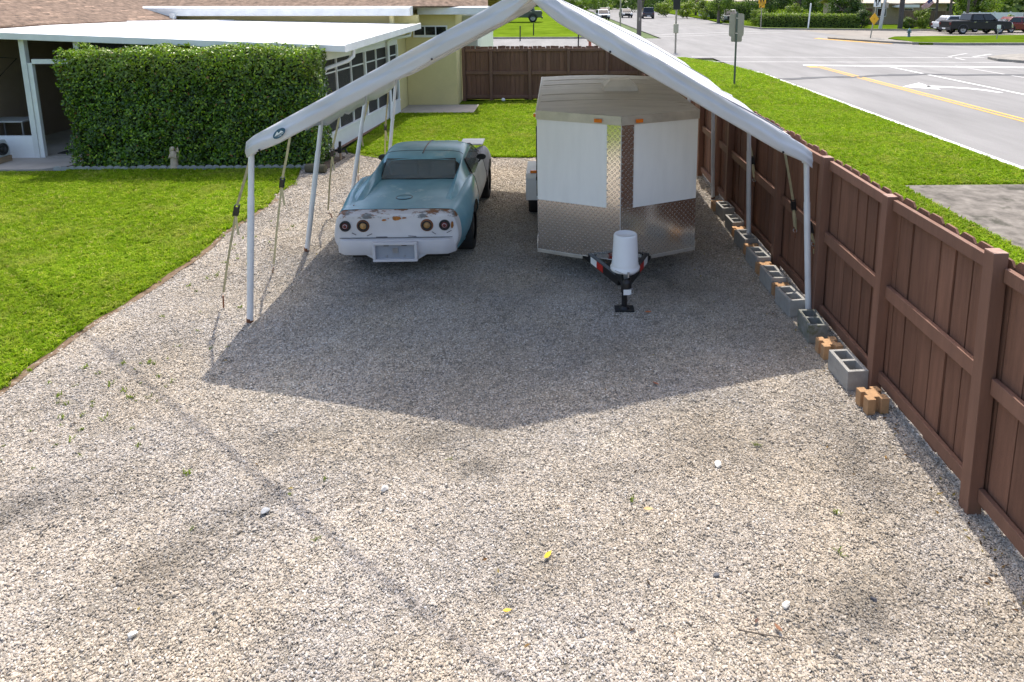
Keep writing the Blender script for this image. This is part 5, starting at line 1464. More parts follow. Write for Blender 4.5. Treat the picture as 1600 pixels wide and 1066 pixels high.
# ------------------------------------------------------------------ street furniture
def sign_plate(parent, name, poly, y0, y1, m, loc=(0, 0, 0), bevel=0):
    return MB().prism(poly, 1, y0, y1).build(name, m, parent, loc, bevel=bevel)
def rrect(w, h, r, n=4):
    out = []
    for cx_, cz_, a0 in ((w / 2 - r, h / 2 - r, 0), (-w / 2 + r, h / 2 - r, 90), (-w / 2 + r, -h / 2 + r, 180), (w / 2 - r, -h / 2 + r, 270)):
        for k in range(n + 1):
            a = R(a0 + 90 * k / n); out.append((cx_ + r * math.cos(a), cz_ + r * math.sin(a)))
    return out
sg1 = thing('road_sign', 'back of a grey metal road sign on a green post in the verge', 'sign', (7.26, 27.45, 0))
MB().box(-.035, .035, -.02, .02, -.2, 2.95).build('post', mat('green_steel_post', (.12, .14, .12), .5, .5, .15, 8), sg1)
sign_plate(sg1, 'sign_panel', rrect(.60, .92, .09), .022, .028, M_galv, (0, 0, 2.42))
sign_plate(sg1, 'sign_panel', rrect(.44, .30, .05), .029, .034, M_galv, (.02, 0, 1.90))
for z_ in (2.1, 2.7): MB().box(-.05, .05, -.028, -.0205, z_ - .015, z_ + .015).build('bolt_bracket', M_chrome, sg1)
pp = thing('signal_post', 'slim grey signal post with beige box at the road corner', 'post', (7.75, 44.2, 0))
MB().tube([(0, 0, -.1), (0, 0, 3.3)], .06, 10).build('post', M_galv, pp)
MB().box(-.15, .15, -.14, .14, 1.25, 1.85).build('signal_box', mat('beige_box', (.42, .40, .30), .6), pp, bevel=.03)
MB().box(-.22, .22, -.05, .05, 2.75, 3.45).build('sign_panel', M_black, pp, (.0, -.1, 0), bevel=.02)
up1 = thing('utility_pole', 'thick grey wooden utility pole rising behind the canopy', 'utility pole', (7.35, 60.6, 0))
MB().tube([(0, 0, -.2), (.03, 0, 5), (.05, 0, 11)], [.21, .19, .15], 14).build('shaft', M_pole, up1)
MB().box(-1.2, 1.2, -.06, .06, 10.1, 10.25).build('cross_arm', M_pole, up1)
MB().box(-.06, .06, -.24, -.2, 1.5, 1.8).build('pole_tag', M_galv, up1)
tp2 = thing('sign_post', 'thin dark post standing behind the canopy left of the utility pole', 'post', (6.2, 66.0, 0))
MB().tube([(0, 0, -.1), (0, 0, 4.0)], .07, 8).build('post', M_galv, tp2)
MB().box(-.3, .3, .02, .05, 3.4, 4.0).build('sign_panel', M_galv, tp2)
# small posts seen between canopy and back fence
for x_, y_, h_, lb, m_ in ((-2.95, 57.0, 1.15, 'short black post on the far kerb above the back fence', M_black), (1.66, 50.5, 1.6, 'slim black post above the right of the back fence', M_black), (-2.0, 62.0, 1.2, 'thin dark marker stick in the far lawn', M_dark)):
    o = thing('marker_post', lb, 'post', (x_, y_, 0)); MB().tube([(0, 0, -.1), (.02, 0, h_)], .05, 8).build('post', m_, o); MB().lathe([(.055, 0), (.06, .03), (.03, .06)], (.02, 0, h_), 8).build('cap', m_, o)
def hydrant(label, loc, body, cap_m):
    h = thing('fire_hydrant', label, 'hydrant', loc)
    MB().lathe([(.17, 0), (.17, .05), (.11, .06), (.10, .48), (.14, .50), (.14, .54), (.115, .56)], n=14, cap=True).build('barrel', body, h)
    MB().lathe([(.118, .56), (.11, .64), (.06, .70), (.03, .72), (.03, .77), (.001, .78)], n=14).build('bonnet', cap_m, h)
    for d_ in ((1, 0), (-1, 0), (0, -1)):
        MB().tube([(d_[0] * .08, d_[1] * .08, .42), (d_[0] * .19, d_[1] * .19, .42)], .055, 10).build('nozzle', cap_m, h)
hydrant('blue grey fire hydrant on the corner lawn across the road', (30.9, 59.3, .13), mat('hydrant_grey', (.10, .15, .18), .5), mat('hydrant_cap', (.12, .22, .26), .5))
hydrant('small red orange hydrant just beyond the back fence right end', (2.5, 50.2, -.01), mat('hydrant_red', (.38, .10, .05), .5), mat('hydrant_red2', (.42, .14, .07), .5))
# school crossing sign
ss = thing('school_crossing_sign', 'yellow school crossing sign with two figures and arrow plate across the junction', 'sign', (23.1, 77.0, .1))
MB().tube([(0, 0, -.1), (0, 0, 3.6)], .05, 8).build('post', M_galv, ss)
sign_plate(ss, 'sign_panel', [(-.42, -.40), (.42, -.40), (.42, .12), (0, .52), (-.42, .12)], -.08, -.06, M_ysign, (0, 0, 3.15))
sign_plate(ss, 'arrow_plate', rrect(.62, .36, .04), -.08, -.06, M_ysign, (0, 0, 2.50))
fg = MB()
for cx_, s_ in ((-.14, 1.0), (.15, .82)):
    fg.prism([(cx_ + .055 * math.cos(a) , .24 * s_ + .055 * math.sin(a)) for a in np.linspace(0, 6.283, 9)[:-1]], 1, -.086, -.082)
    fg.prism([(cx_ - .08, -.05), (cx_ - .06, .17 * s_), (cx_ + .06, .17 * s_), (cx_ + .10, 0), (cx_ + .05, -.05)], 1, -.086, -.082)
    fg.prism([(cx_ - .07, -.052), (cx_ - .10, -.32), (cx_ - .04, -.32), (cx_, -.1), (cx_ + .08, -.32), (cx_ + .13, -.32), (cx_ + .05, -.052)], 1, -.086, -.082)
fg.build('figures', M_black, ss, (0, 0, 3.15))
MB().prism([(.20, .10), (.14, .13), (-.10, -.04), (-.06, -.11), (-.22, -.12), (-.17, .04), (-.13, .0)], 1, -.086, -.082).build('arrow_mark', M_black, ss, (0, 0, 2.5))
# diamond marker and lane sign on the island
ds = thing('diamond_marker_sign', 'yellow diamond marker below a white arrow sign on the traffic island', 'sign', (26.7, 57.6, .12))
MB().tube([(0, 0, -.1), (.45, 0, 4.0)], .055, 8).build('post', M_galv, ds)
dv = sign_plate(ds, 'diamond_panel', [(0, -.52), (.40, 0), (0, .52), (-.40, 0)], -.08, -.06, M_ysign, (.19, 0, 1.62))
MB().prism([(.06 * math.cos(a), .06 * math.sin(a)) for a in np.linspace(0, 6.283, 9)[:-1]], 1, -.086, -.082).build('reflector', mat('sign_amber', (.6, .25, .01), .4), dv)
wp = sign_plate(ds, 'arrow_panel', rrect(.62, .86, .06), -.08, -.06, M_white, (.36, 0, 3.05))
for pl in ([(-.22, .34), (-.06, .34), (-.06, -.05), (.0, -.12), (.0, -.36), (-.10, -.36), (-.10, -.10), (-.22, .05)], [(.06, .34), (.23, .34), (.23, .05), (.10, -.08), (.10, -.3), (.05, -.3), (.05, .0)]):
    MB().prism(pl, 1, -.086, -.082).build('arrow_mark', M_black, wp)
wpst = thing('white_post', 'slim white post standing at the clipped hedge across the road', 'post', (28.3, 76.5, .1))
MB().tube([(0, 0, -.1), (.16, 0, 2.7)], .085, 8).build('post', M_white, wpst); MB().lathe([(.09, 0), (.09, .05), (.04, .09)], (.16, 0, 2.7), 8).build('cap', M_white, wpst)
cpl = thing('concrete_pole', 'leaning pale concrete pole beside the dark tree trunk', 'utility pole', (36.0, 75.5, .1))
MB().tube([(0, 0, -.2), (.5, 0, 4.5), (.95, 0, 9)], [.19, .16, .12], 10).build('shaft', M_cpole, cpl)
MB().box(.62, .95, -.25, .25, 2.3, 2.9).build('pole_box', M_galv, cpl, (-.3, 0, 0))
dpl = thing('utility_pole', 'thick dark utility pole at the far side of the side street', 'utility pole', (38.3, 75.6, .1))
MB().tube([(0, 0, -.2), (.08, 0, 5), (.12, 0, 11)], [.27, .25, .2], 12).build('shaft', mat('dark_pole', (.075, .068, .065), .9, 0, .2, 3, .4, 20), dpl)
MB().box(-1.2, 1.2, -.06, .06, 10.1, 10.25).build('cross_arm', M_pole, dpl)
yst = thing('yard_sign', 'small sign on a stick in the corner lawn near the pickup', 'sign', (36.6, 56.0, .13))
MB().tube([(0, 0, 0), (.10, 0, .95)], .035, 6).build('stick', M_galv, yst); MB().box(-.05, .25, -.03, .03, .85, 1.15).build('sign_panel', M_white, yst, bevel=.01)

# ------------------------------------------------------------------ vegetation far off
PAL_D = np.array([(.030, .060, .014), (.045, .085, .018), (.065, .11, .022), (.09, .14, .03)])
PAL_M = np.array([(.07, .12, .02), (.10, .16, .025), (.14, .20, .03), (.19, .25, .045)])
PAL_L = np.array([(.15, .21, .03), (.20, .26, .04), (.26, .30, .05), (.12, .18, .03)])
def clumps(center, rad, n, nclump, leaf, pal, hemi=.0):
    cc = rng.normal(0, 1, (nclump, 3)); cc /= np.linalg.norm(cc, axis=1, keepdims=True)
    cc *= rng.uniform(.35, 1.0, (nclump, 1)) ** .6
    k = rng.integers(0, nclump, n)
    d = rng.normal(0, 1, (n, 3)); d /= np.linalg.norm(d, axis=1, keepdims=True)
    P = (cc[k] * .78 + d * (.30 * rng.random((n, 1)) ** .4)) * rad
    Nn = d + cc[k] * .5 + rng.normal(0, .4, (n, 3)) + [0, 0, .35]
    tone = rng.uniform(.75, 1.25, nclump)[k][:, None]
    c = pal[rng.integers(0, len(pal), n)] * tone
    P = P + center
    P[:, 2] = np.maximum(P[:, 2], .08)
    return P, Nn, rng.uniform(.7, 1.3, n) * leaf, c
def tree(name, label, loc, height, rad, pal, n=2200, leaf=.28, trunk_r=.16, cat='tree', group=None, crown_z=None):
    t = thing(name, label, cat, loc, 0, group)
    cz = crown_z if crown_z else height - rad[2]
    rd = random.Random(int(loc[0] * 31 + loc[1] * 17))
    top = Vector((rd.uniform(-.3, .3), rd.uniform(-.3, .3), cz))
    tm = MB().tube([(0, 0, -.2), (top.x * .3, top.y * .3, cz * .5), tuple(top)], [trunk_r * 1.3, trunk_r, trunk_r * .6], 9)
    tm.build('trunk', M_bark, t)
    for k in range(5):
        a = rd.uniform(0, 6.28); b0 = Vector((top.x * .5, top.y * .5, cz * rd.uniform(.55, .85)))
        e_ = Vector((math.cos(a) * rad[0] * .6, math.sin(a) * rad[1] * .6, cz + rad[2] * rd.uniform(-.2, .5)))
        MB().tube([b0, b0.lerp(e_, .5) + Vector((0, 0, .15)), e_], [trunk_r * .5, trunk_r * .35, trunk_r * .12], 6).build('limb', M_bark, t)
    P, Nn, s, c = clumps(np.array([top.x, top.y, cz]), np.array(rad), n, 26, leaf, pal)
    leaves_mesh('crown', P, Nn, s, c, M_leaf, t)
    return t
def bush(label, loc, rad, pal, n=1500, leaf=.2, group=None):
    t = thing('bush', label, 'bush', loc, 0, group)
    P, Nn, s, c = clumps(np.array([0, 0, rad[2] * .85]), np.array(rad), n, 22, leaf, pal)
    leaves_mesh('foliage', P, Nn, s, c, M_leaf, t)
    for k in range(3): MB().tube([(0, 0, -.1), (random.uniform(-.5, .5) * rad[0], 0, rad[2])], [.06, .02], 6).build('stem', M_bark, t)
    return t
def box_hedge(label, loc, sx, sy, sz_, pal, n, leaf, rz=0):
    t = thing('hedge', label, 'hedge', loc, rz)
    MB().box(-sx + .2, sx - .2, -sy + .2, sy - .2, 0, sz_ - .2).build('inner_branches', MATS['hedge_shade'], t)
    f = rng.choice(2, n, p=[.6, .4]); u, v = rng.uniform(-1, 1, n), rng.random(n)
    P = np.where((f == 0)[:, None], np.stack([u * sx, np.full(n, -sy), v * sz_], 1), np.stack([u * sx, (v * 2 - 1) * sy, np.full(n, sz_)], 1))
    P += rng.normal(0, .07, (n, 3)); Nn = np.where((f == 0)[:, None], [[0, -1, .3]], [[0, 0, 1]]) + rng.normal(0, .6, (n, 3))
    c = pal[rng.integers(0, len(pal), n)]
    c = np.where((P[:, 2] > sz_ - .25)[:, None] & (rng.random(n) < .6)[:, None], PAL_L[rng.integers(0, 4, n)], c)
    leaves_mesh('foliage', P, Nn, rng.uniform(.7, 1.3, n) * leaf, c, M_leaf, t)
    return t
box_hedge('long clipped green hedge along the far pavement across the junction', (29.2, 79.2, .1), 5.6, .7, 1.5, PAL_M, 6000, .17, R(-18))
box_hedge('tall pale green hedge beside the north road behind the parked van', (28.2, 108, .1), 5.0, 1.2, 2.6, PAL_M, 3500, .26, R(-62))
TL = [('dark tree behind the clipped hedge, beside the school sign', (26.5, 88, .1), 7.5, (3.2, 3, 3.2), PAL_D),
      ('dark dense tree above the middle of the clipped hedge', (31.0, 87, .1), 8, (3.4, 3, 3.6), PAL_D),
      ('dark tree behind the white arrow sign', (35.5, 84, .1), 8, (3.2, 3, 3.6), PAL_D),
      ('dark rounded tree left of the concrete pole', (34.2, 80.5, .1), 5.5, (2.4, 2.0, 2.7), PAL_D),
      ('mid green tree left of the dark trees above the hedge', (22.8, 96, .1), 7, (2.6, 2.6, 3.0), PAL_M),
      ('broad tree far along the north road, right side', (27.5, 135, .1), 9, (5, 4, 4.2), PAL_M),
      ('tree at the far right end of the north road', (21.5, 170, .1), 10, (6, 4, 5), PAL_D),
      ('tree closing the far end of the north road', (12, 178, .1), 10, (6, 4, 5), PAL_M),
      ('dark tree at the far left of the north road end', (2, 176, .8), 11, (6, 4, 5.5), PAL_D),
      ('tree behind the parked truck on the far lawn', (-8, 128, .8), 9, (6, 4, 4.6), PAL_D),
      ('second tree beyond the parked truck, further left', (-20, 132, .8), 9, (7, 4, 4.6), PAL_M),
      ('light tree beyond the white fence at the right edge', (52, 84, .1), 6, (3.2, 2.5, 2.8), PAL_L),
      ('green tree behind the black pickup cab', (48.5, 79, .1), 5.5, (2.0, 1.8, 2.0), PAL_M),
      ('tree behind the bungalow roof across the street', (42, 104, .1), 10, (6, 4, 4.8), PAL_D),
      ('tree far right behind the white fence', (62, 100, .1), 10, (7, 4, 4.8), PAL_M)]
for lb, lc, h_, rd_, pl_ in TL:
    tree('broadleaf_tree', lb, lc, h_, rd_, pl_, n=4200 if lc[1] < 100 else 2600, leaf=.26 if lc[1] < 100 else .42, group='trees across the junction', trunk_r=.2, crown_z=max(rd_[2] * .78, h_ - rd_[2] * 1.25))
for lb, lc, r_, pl_ in (('pale yellow green bush beside the north road kerb', (22.6, 118, .1), (2.6, 2, 1.7), PAL_L), ('round light bush right of the far dark vehicle', (20.6, 128, .1), (2.4, 2, 1.8), PAL_L),
                        ('bright green bush near the pedestrian signal', (24.6, 112, .1), (2.2, 2, 1.9), PAL_L), ('shrub under the school crossing sign', (25.0, 84.2, .1), (1.8, 1.2, 1.2), PAL_L),
                        ('white flowering bush at the end of the brown fence', (41.0, 75.8, .1), (1.25, 1.1, 1.35), PAL_L), ('dark shrub at the foot of the concrete pole', (34.6, 77.2, .1), (1.5, 1.0, 1.2), PAL_D),
                        ('low shrub beside the dark utility pole', (39.6, 76.5, .1), (1.1, .8, .7), PAL_M), ('plumeria shrub with pale blooms above the clipped hedge', (28.6, 82.5, .1), (1.6, 1.2, 1.5), PAL_L),
                        ('small yellow shrub beside the red car roof', (49.2, 73.8, .1), (.8, .7, 1.0), PAL_L),
                        ('bushes far along the left of the north road', (5.0, 150, .8), (3.5, 2.5, 1.9), PAL_M)):
    bush(lb, lc, r_, pl_, 2200, .20 if lc[1] < 100 else .32)
for k, (px_, lb) in enumerate(((43.0, 'slim palm trunk left of the white awning'), (44.6, 'slim trunk right of the white awning'), (46.6, 'slim dark trunk behind the pickup cab'), (53.3, 'slim trunk at the right end of the white fence'))):
    t = thing('palm_tree', lb, 'tree', (px_, 77.0, .1), 0, 'slim palms in the far yard')
    MB().tube([(0, 0, -.1), (.06, 0, 3), (.02, 0, 6.4)], [.17, .13, .11], 9).build('trunk', M_bark, t)
    fr = []; nn_ = []; 
    for f in range(14):
        a = f * 2.4; tl = rng.uniform(1.6, 2.2)
        for q in np.linspace(.1, 1, 22):
            for s_ in (-1, 1):
                w_ = .28 * (1 - q * .6)
                fr.append((.02 + math.cos(a) * tl * q - math.sin(a) * s_ * w_ * .5, math.sin(a) * tl * q + math.cos(a) * s_ * w_ * .5, 6.4 + .7 * q - 1.5 * q * q)); nn_.append((0, 0, 1))
    fr = np.array(fr); leaves_mesh('crown', fr, np.array(nn_) + rng.normal(0, .3, fr.shape), np.full(len(fr), .36), PAL_M[rng.integers(0, 4, len(fr))], M_leaf, t, .25)

# ------------------------------------------------------------------ far houses and yard fences
fh = thing('bungalow', 'beige bungalow with low tan roof and carport behind the pickup', 'house', (44.5, 88, .1))
MB().box(-7, 6, 0, 8, 0, 2.7).build('wall', mat('beige_wall', (.42, .33, .24), .8), fh)
MB().add([(-7.6, -.8, 2.75), (6.6, -.8, 2.75), (6.6, 4, 4.1), (-7.6, 4, 4.1), (6.6, 8.8, 2.75), (-7.6, 8.8, 2.75)], [(0, 1, 2, 3), (3, 2, 4, 5)]).build('roof', mat('tan_roof', (.46, .39, .31), .8), fh, solid=.14)
for x_ in (-5.5, -2.5, 1.0, 4.0):
    w_ = MB().box(x_ - .6, x_ + .6, -.06, -.002, 1.0, 2.1).build('window', M_white, fh); MB().box(x_ - .52, x_ + .52, -.075, -.062, 1.08, 2.02).build('pane', M_glass_d, w_)
MB().prism([(-2.3, 2.2), (-.3, 2.2), (-.25, 2.36), (-2.3, 2.55)], 0, -1.3, 1.2).build('awning', M_white, fh)
MB().box(-4.6, -3.7, -.07, -.002, 0, 2.05).build('door', mat('brown_door', (.16, .08, .05), .6), fh)
wf = thing('wooden_fence', 'weathered brown board fence in the far yard behind the pickup bonnet', 'fence', (40.9, 80.0, .1))
for k in range(32):
    o = MB().box(-.085, .085, -.02, .02, 0, 1.9 + random.uniform(-.05, .05)).build('board', mat('old_board', (.15, .105, .075), .9, 0, .35, 3, stretch=(4, 4, .5)), wf, (k * .185, random.uniform(-.01, .01), 0))
MB().box(-.1, 5.8, .022, .06, 1.5, 1.6).build('rail', MATS['old_board'], wf)
pv = thing('panel_fence', 'white panel fence behind the black pickup and red car', 'fence', (46.6, 77.6, .1))
for k in range(6):
    MB().box(k * 1.8 + .07, k * 1.8 + 1.73, -.03, .03, .05, 1.75).build('panel', M_white, pv); MB().box(k * 1.8 - .065, k * 1.8 + .065, -.065, .065, 0, 1.85).build('post', M_white, pv)
fh2 = thing('bungalow', 'pale house far behind the trees left of the school sign', 'house', (27.0, 124, .1))
MB().box(0, 9, 0, 6, 0, 2.8).build('wall', mat('cream_wall', (.55, .52, .44), .8), fh2)
MB().add([(-.5, -.6, 2.8), (9.5, -.6, 2.8), (9.5, 3, 4.2), (-.5, 3, 4.2), (9.5, 6.6, 2.8), (-.5, 6.6, 2.8)], [(0, 1, 2, 3), (3, 2, 4, 5)]).build('roof', MATS['tan_roof'], fh2, solid=.14)
for x_ in (2, 6): MB().box(x_, x_ + 1.4, -.06, -.002, 1, 2.1).build('window', M_glass_d, fh2)
fg_ = thing('flag', 'striped red and white flag on an angled pole beside the flowering bush', 'flag', (41.2, 77.0, .1))
MB().tube([(.9, 0, 1.6), (1.1, 0, 4.2)], .03, 6).build('pole', M_galv, fg_)
dU, dV = Vector((-.78, -.05, -.62)), Vector((.45, -.02, -.55))
o0 = Vector((1.05, -.05, 3.35))
M_fr = mat('flag_red', (.50, .05, .06), .8); M_fw = mat('flag_white', (.72, .70, .68), .8); M_fb = mat('flag_blue', (.03, .04, .16), .8)
for k in range(13):
    rows = []
    for u in np.linspace(.38 if k < 7 else 0, 1, 8):
        w_ = Vector((0, .06 * math.sin(u * 9), 0)); rows.append([o0 + dU * u * 1.45 + dV * (k / 13) * .95 + w_, o0 + dU * u * 1.45 + dV * ((k + 1) / 13) * .95 + w_])
    MB().grid(np.array([[tuple(p) for p in r] for r in rows])).build('stripe', M_fr if k % 2 == 0 else M_fw, fg_, solid=.004)
rows = [[tuple(o0 + dU * u * 1.45 + dV * v + Vector((0, .06 * math.sin(u * 9), 0))) for v in (0, 7 / 13 * .95)] for u in np.linspace(0, .38, 5)]
MB().grid(np.array(rows)).build('canton', M_fb, fg_, solid=.004)
bn = thing('wheelie_bin', 'blue bin between the pickup bed and the white fence', 'bin', (48.3, 74.5, .02))
M_bin = mat('bin_blue', (.02, .08, .30), .5)
MB().prism([(-.26, 0), (.26, 0), (.32, 1.0), (-.32, 1.0)], 1, -.3, .3).build('body', M_bin, bn, bevel=.03); MB().prism([(-.34, 1.0), (.34, 1.0), (.30, 1.10), (-.28, 1.08)], 1, -.34, .34).build('lid', M_bin, bn)
for s_ in (-1, 1): MB().lathe([(.02, -.03), (.1, -.03), (.1, .03), (.02, .03)], (.24, s_ * .3, .1), 12, 'y').build('wheel', M_rubber, bn)

# ------------------------------------------------------------------ vehicles (local: nose towards -y, x across)
def vehicle(name, label, cat, loc, rz, L, Wd, belt, body, cabin, wb, r, paint, clad=None, lamp=True, group=None):
    """body: side outline (y,z); cabin: (y0b,y0t,y1t,y1b,ztop) from front to back"""
    v = thing(name, label, cat, loc, rz, group)
    clad = clad or M_black
    B = MB().prism(body, 0, -Wd / 2, Wd / 2).build('body', paint, v, bevel=.07)
    y0b, y0t, y1t, y1b, zt = cabin; wt = Wd / 2 - .16; wbt = Wd / 2 - .05
    cb_ = MB().add([(-wbt, y0b, belt), (wbt, y0b, belt), (wbt, y1b, belt), (-wbt, y1b, belt), (-wt, y0t, zt), (wt, y0t, zt), (wt, y1t, zt), (-wt, y1t, zt)],
                   [(0, 1, 5, 4), (1, 2, 6, 5), (2, 3, 7, 6), (3, 0, 4, 7), (4, 5, 6, 7), (3, 2, 1, 0)])
    cb_.build('cabin', paint, v, bevel=.05)
    def quad(fn, nm):
        MB().add(fn, [(0, 1, 2, 3)]).build(nm, M_glass_d, v, solid=.01)
    for s_ in (-1, 1):
        def pt(f, h, e=.015):   # f along length 0..1, h height 0..1
            yb = y0b + (y1b - y0b) * f; yt = y0t + (y1t - y0t) * f
            x_ = wbt + (wt - wbt) * h + e
            return (s_ * x_, yb + (yt - yb) * h, belt + (zt - belt) * h)
        for f0, f1 in ((.06, .47), (.52, .94)):
            quad([pt(f0, .1), pt(f1, .1), pt(f1, .86), pt(f0, .86)], 'side_window')
        for f_ in (.44, .86):
            q = pt(f_, 0); MB().box(-.015, .015, -.11, .11, -.025, .025).build('door_handle', M_chrome, v, (s_ * (Wd / 2 + .015), q[1], belt - .12))
        MB().box(-.09, .09, -.07, .07, -.08, .08).build('mirror', clad, v, (s_ * (Wd / 2 + .1), y0b + .35, belt + .1), bevel=.02)
    quad([(-wbt + .1, y0b - .012 + .05 * (y0t - y0b), belt + .08), (wbt - .1, y0b - .012 + .05 * (y0t - y0b), belt + .08), (wt - .05, y0t - .03 - .1 * (y0t - y0b) , zt - .07), (-wt + .05, y0t - .03 - .1 * (y0t - y0b), zt - .07)], 'windscreen')
    quad([(-wbt + .12, y1b + .014, belt + .08), (wbt - .12, y1b + .014, belt + .08), (wt - .06, y1t + .03, zt - .08), (-wt + .06, y1t + .03, zt - .08)], 'rear_window')
    for s_ in (-1, 1):
        for yw in (-wb / 2, wb / 2):
            wheel(v, (s_ * (Wd / 2 - .10), yw, r), r, .24, s_, r * .62, M_steel)
            arc = [((r + .09) * math.cos(a) + yw, (r + .09) * math.sin(a) + r) for a in np.linspace(0, math.pi, 12)] + [((r + .02) * math.cos(a) + yw, (r + .02) * math.sin(a) + r) for a in np.linspace(math.pi, 0, 12)]
            MB().prism(arc, 0, s_ * (Wd / 2 - .3), s_ * (Wd / 2 + .025)).build('wheel_arch', clad, v)
    zl = belt - .28
    for s_ in (-1, 1):
        MB().box(-.2, .2, -.03, .03, -.09, .09).build('headlamp', mat('lamp_clear', (.7, .72, .74), .15), v, (s_ * (Wd / 2 - .24), -L / 2 - .01, zl), bevel=.02)
        MB().box(-.13, .13, -.03, .03, -.12, .12).build('tail_lamp', M_redlens, v, (s_ * (Wd / 2 - .17), L / 2 + .01, zl), bevel=.02)
    MB().box(-Wd / 2 + .45, Wd / 2 - .45, -L / 2 - .03, -L / 2 + .05, zl - .3, zl + .1).build('grille', M_black, v, bevel=.02)
    MB().box(-Wd / 2 + .03, Wd / 2 - .03, -L / 2 - .09, -L / 2 + .05, r * .9, r * .9 + .22).build('front_bumper', clad, v, bevel=.03)
    MB().box(-Wd / 2 + .03, Wd / 2 - .03, L / 2 - .05, L / 2 + .09, r * .9, r * .9 + .22).build('rear_bumper', clad, v, bevel=.03)
    MB().box(-.26, .26, L / 2 + .092, L / 2 + .1, r * .9 + .05, r * .9 + .19).build('number_plate', M_white, v)
    return v
def suv_body(L, belt, low=.32): return [(-L / 2, low), (-L / 2, belt - .22), (-L / 2 + .15, belt - .10), (-L / 2 + 1.15, belt), (L / 2 - .05, belt), (L / 2, belt - .2), (L / 2, low)]
def car_paint(nm, c_, rough=.25): return mat(nm, c_, rough, 0, .04, 3, coat=.6)
# black pickup
LP = 6.3
pb = [(-LP / 2, .45), (-LP / 2, 1.08), (-LP / 2 + .14, 1.24), (-LP / 2 + 1.55, 1.30), (LP / 2 - .05, 1.30), (LP / 2, 1.2), (LP / 2, .50)]
pkp = vehicle('pickup_truck', 'black crew cab pickup parked on the driveway across the junction', 'pickup', (41.6, 67.2, -.01), R(93), LP, 2.0, 1.30, pb, (-1.72, -.95, .95, 1.12, 1.98), 3.75, .46, mat('black_car_paint', (.010, .011, .014), .4, 0, .04, 3), mat('dark_cladding', (.05, .05, .055), .6))
MB().box(-.86, .86, 1.25, LP / 2 - .12, 1.302, 1.33).build('bed_cover', M_black, pkp, bevel=.01)
MB().prism([(-.16, .62), (.14, .70), (.10, 1.02), (.0, 1.10), (-.12, .98)], 0, -.95, -.72).build('bumper_end', M_chrome, pkp, (0, -LP / 2 - .02, -.02), bevel=.02)
MB().prism([(-.16, .62), (.14, .70), (.10, 1.02), (.0, 1.10), (-.12, .98)], 0, .72, .95).build('bumper_end', M_chrome, pkp, (0, -LP / 2 - .02, -.02), bevel=.02)
vehicle('parked_car', 'dark red car parked at the right edge behind the pickup', 'car', (47.6, 69.6, -.01), R(92), 4.7, 1.85, 1.02, suv_body(4.7, 1.02), (-1.35, -.6, 1.2, 1.9, 1.60), 2.7, .35, car_paint('dark_red_paint', (.16, .012, .018)))
vehicle('parked_car', 'white car half hidden behind the black pickup bonnet', 'car', (42.2, 71.2, -.01), R(92), 4.7, 1.85, 1.05, suv_body(4.7, 1.05), (-1.35, -.6, 1.4, 2.0, 1.68), 2.75, .35, car_paint('white_car_paint', (.62, .63, .64)))
vehicle('suv', 'silver van parked by the tall hedge beyond the road sign', 'car', (24.9, 98.5, -.01), R(-8), 4.8, 1.9, 1.15, suv_body(4.8, 1.15), (-1.5, -.7, 2.1, 2.35, 1.85), 2.85, .36, car_paint('silver_paint', (.32, .32, .31)))
vehicle('suv', 'dark blue grey pickup driving north just right of the utility pole', 'car', (15.9, 119, -.01), R(176), 4.9, 1.95, 1.15, suv_body(4.9, 1.15), (-1.5, -.7, 2.1, 2.35, 1.9), 2.9, .38, car_paint('dark_blue_paint', (.03, .035, .05)))
vehicle('parked_car', 'white and black car farthest left on the north road', 'car', (7.6, 112, -.01), R(4), 4.6, 1.85, 1.0, suv_body(4.6, 1.0), (-1.35, -.6, 1.4, 2.0, 1.65), 2.7, .35, MATS['white_car_paint'])
vehicle('parked_car', 'dark car second from the left on the north road', 'car', (9.6, 138, -.01), R(2), 4.6, 1.85, 1.0, suv_body(4.6, 1.0), (-1.35, -.6, 1.4, 2.0, 1.6), 2.7, .35, MATS['dark_blue_paint'])
vehicle('parked_car', 'pale grey car coming down the north road left of the pole', 'car', (12.6, 124, -.01), R(3), 4.6, 1.85, 1.0, suv_body(4.6, 1.0), (-1.35, -.6, 1.4, 2.0, 1.6), 2.7, .35, MATS['silver_paint'])
vehicle('parked_truck', 'dark green off-road vehicle parked on the far lawn above the back fence', 'truck', (-4.2, 80.5, .70), R(-88), 5.2, 2.0, 1.35, suv_body(5.2, 1.35, .55), (-1.5, -.9, 1.6, 1.8, 2.05), 3.1, .48, car_paint('drab_paint', (.055, .075, .065), .5))

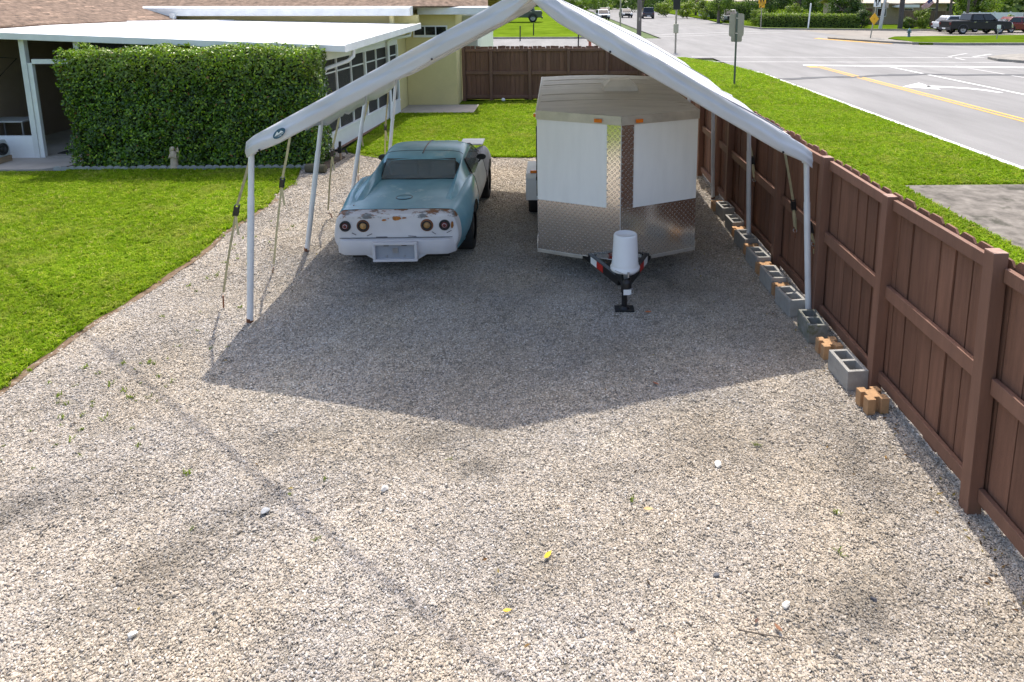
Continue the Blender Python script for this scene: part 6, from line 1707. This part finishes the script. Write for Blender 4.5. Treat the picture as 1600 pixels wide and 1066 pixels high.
# ------------------------------------------------------------------ far belt of trees closing the view
def belt(name, label, x0, x1, y0, y1, h, n, leaf, z0=0):
    x = rng.uniform(x0, x1, n); y = rng.uniform(y0, y1, n)
    top = h * (.55 + .7 * fbm(x, y * .3, .12))
    z = z0 + top * rng.random(n) ** .8
    P = np.stack([x, y, z], 1); Nn = np.stack([rng.normal(0, .5, n), -np.ones(n), .7 + rng.normal(0, .4, n)], 1)
    pal_ = np.concatenate([PAL_D, PAL_D, PAL_M]); tone = .6 + .8 * fbm(x + 5, z * 2, .35)
    c = pal_[rng.integers(0, len(pal_), n)] * tone[:, None]
    o = leaves_mesh(name, P, Nn, rng.uniform(.7, 1.3, n) * leaf, c, M_leaf, None, .7)
    tag(o, label, 'wood')
belt('tree_belt', 'distant belt of trees closing the street view', -160, 260, 205, 222, 11, 16000, 1.9)
belt('tree_belt', 'tree belt behind the houses on the right', 50, 175, 118, 128, 10, 9000, 1.3)

# ------------------------------------------------------------------ leaf litter and crumbs of bark on the gravel
def litter_template(k):
    r = random.Random(300 + k); mb = MB()
    w = r.uniform(.25, .5)
    mb.add([(-1, 0, .05), (-.2, w, .25), (1, 0, .1), (-.1, -w, .2), (0, 0, .02)], [(0, 4, 1), (1, 4, 2), (2, 4, 3), (3, 4, 0)])
    return template('litter', mb, M_grass)
LIT = [litter_template(k) for k in range(4)]
n1, n2 = 420, 260
lx = np.concatenate([2.83 - rng.exponential(.13, n1), rng.uniform(-4.6, 2.7, n2)]); ly = np.concatenate([rng.uniform(3, 14, n1), rng.uniform(3.0, 13.5, n2)])
ok = (lx > -4.9) & (np.abs(lx) < 1.05 * ly + .6)
lx, ly = lx[ok], ly[ok]; n = len(lx); sl2 = rng.uniform(.007, .022, n)
lp = np.array([(.16, .085, .045), (.10, .06, .04), (.26, .16, .07), (.07, .05, .04), (.34, .26, .10)])
col = np.ones((n, 4)); col[:, :3] = lp[rng.integers(0, 5, n)] * rng.uniform(.7, 1.2, (n, 1))
tag(scatter('leaf_litter', np.stack([lx, ly, np.full(n, .012)], 1), np.stack([rng.normal(0, .3, n), rng.normal(0, .3, n), rng.uniform(0, 6, n)], 1), np.stack([sl2, sl2, sl2], 1), rng.integers(0, 4, n), col, LIT), 'brown leaf litter scattered on the gravel and along the fence', 'leaf litter')
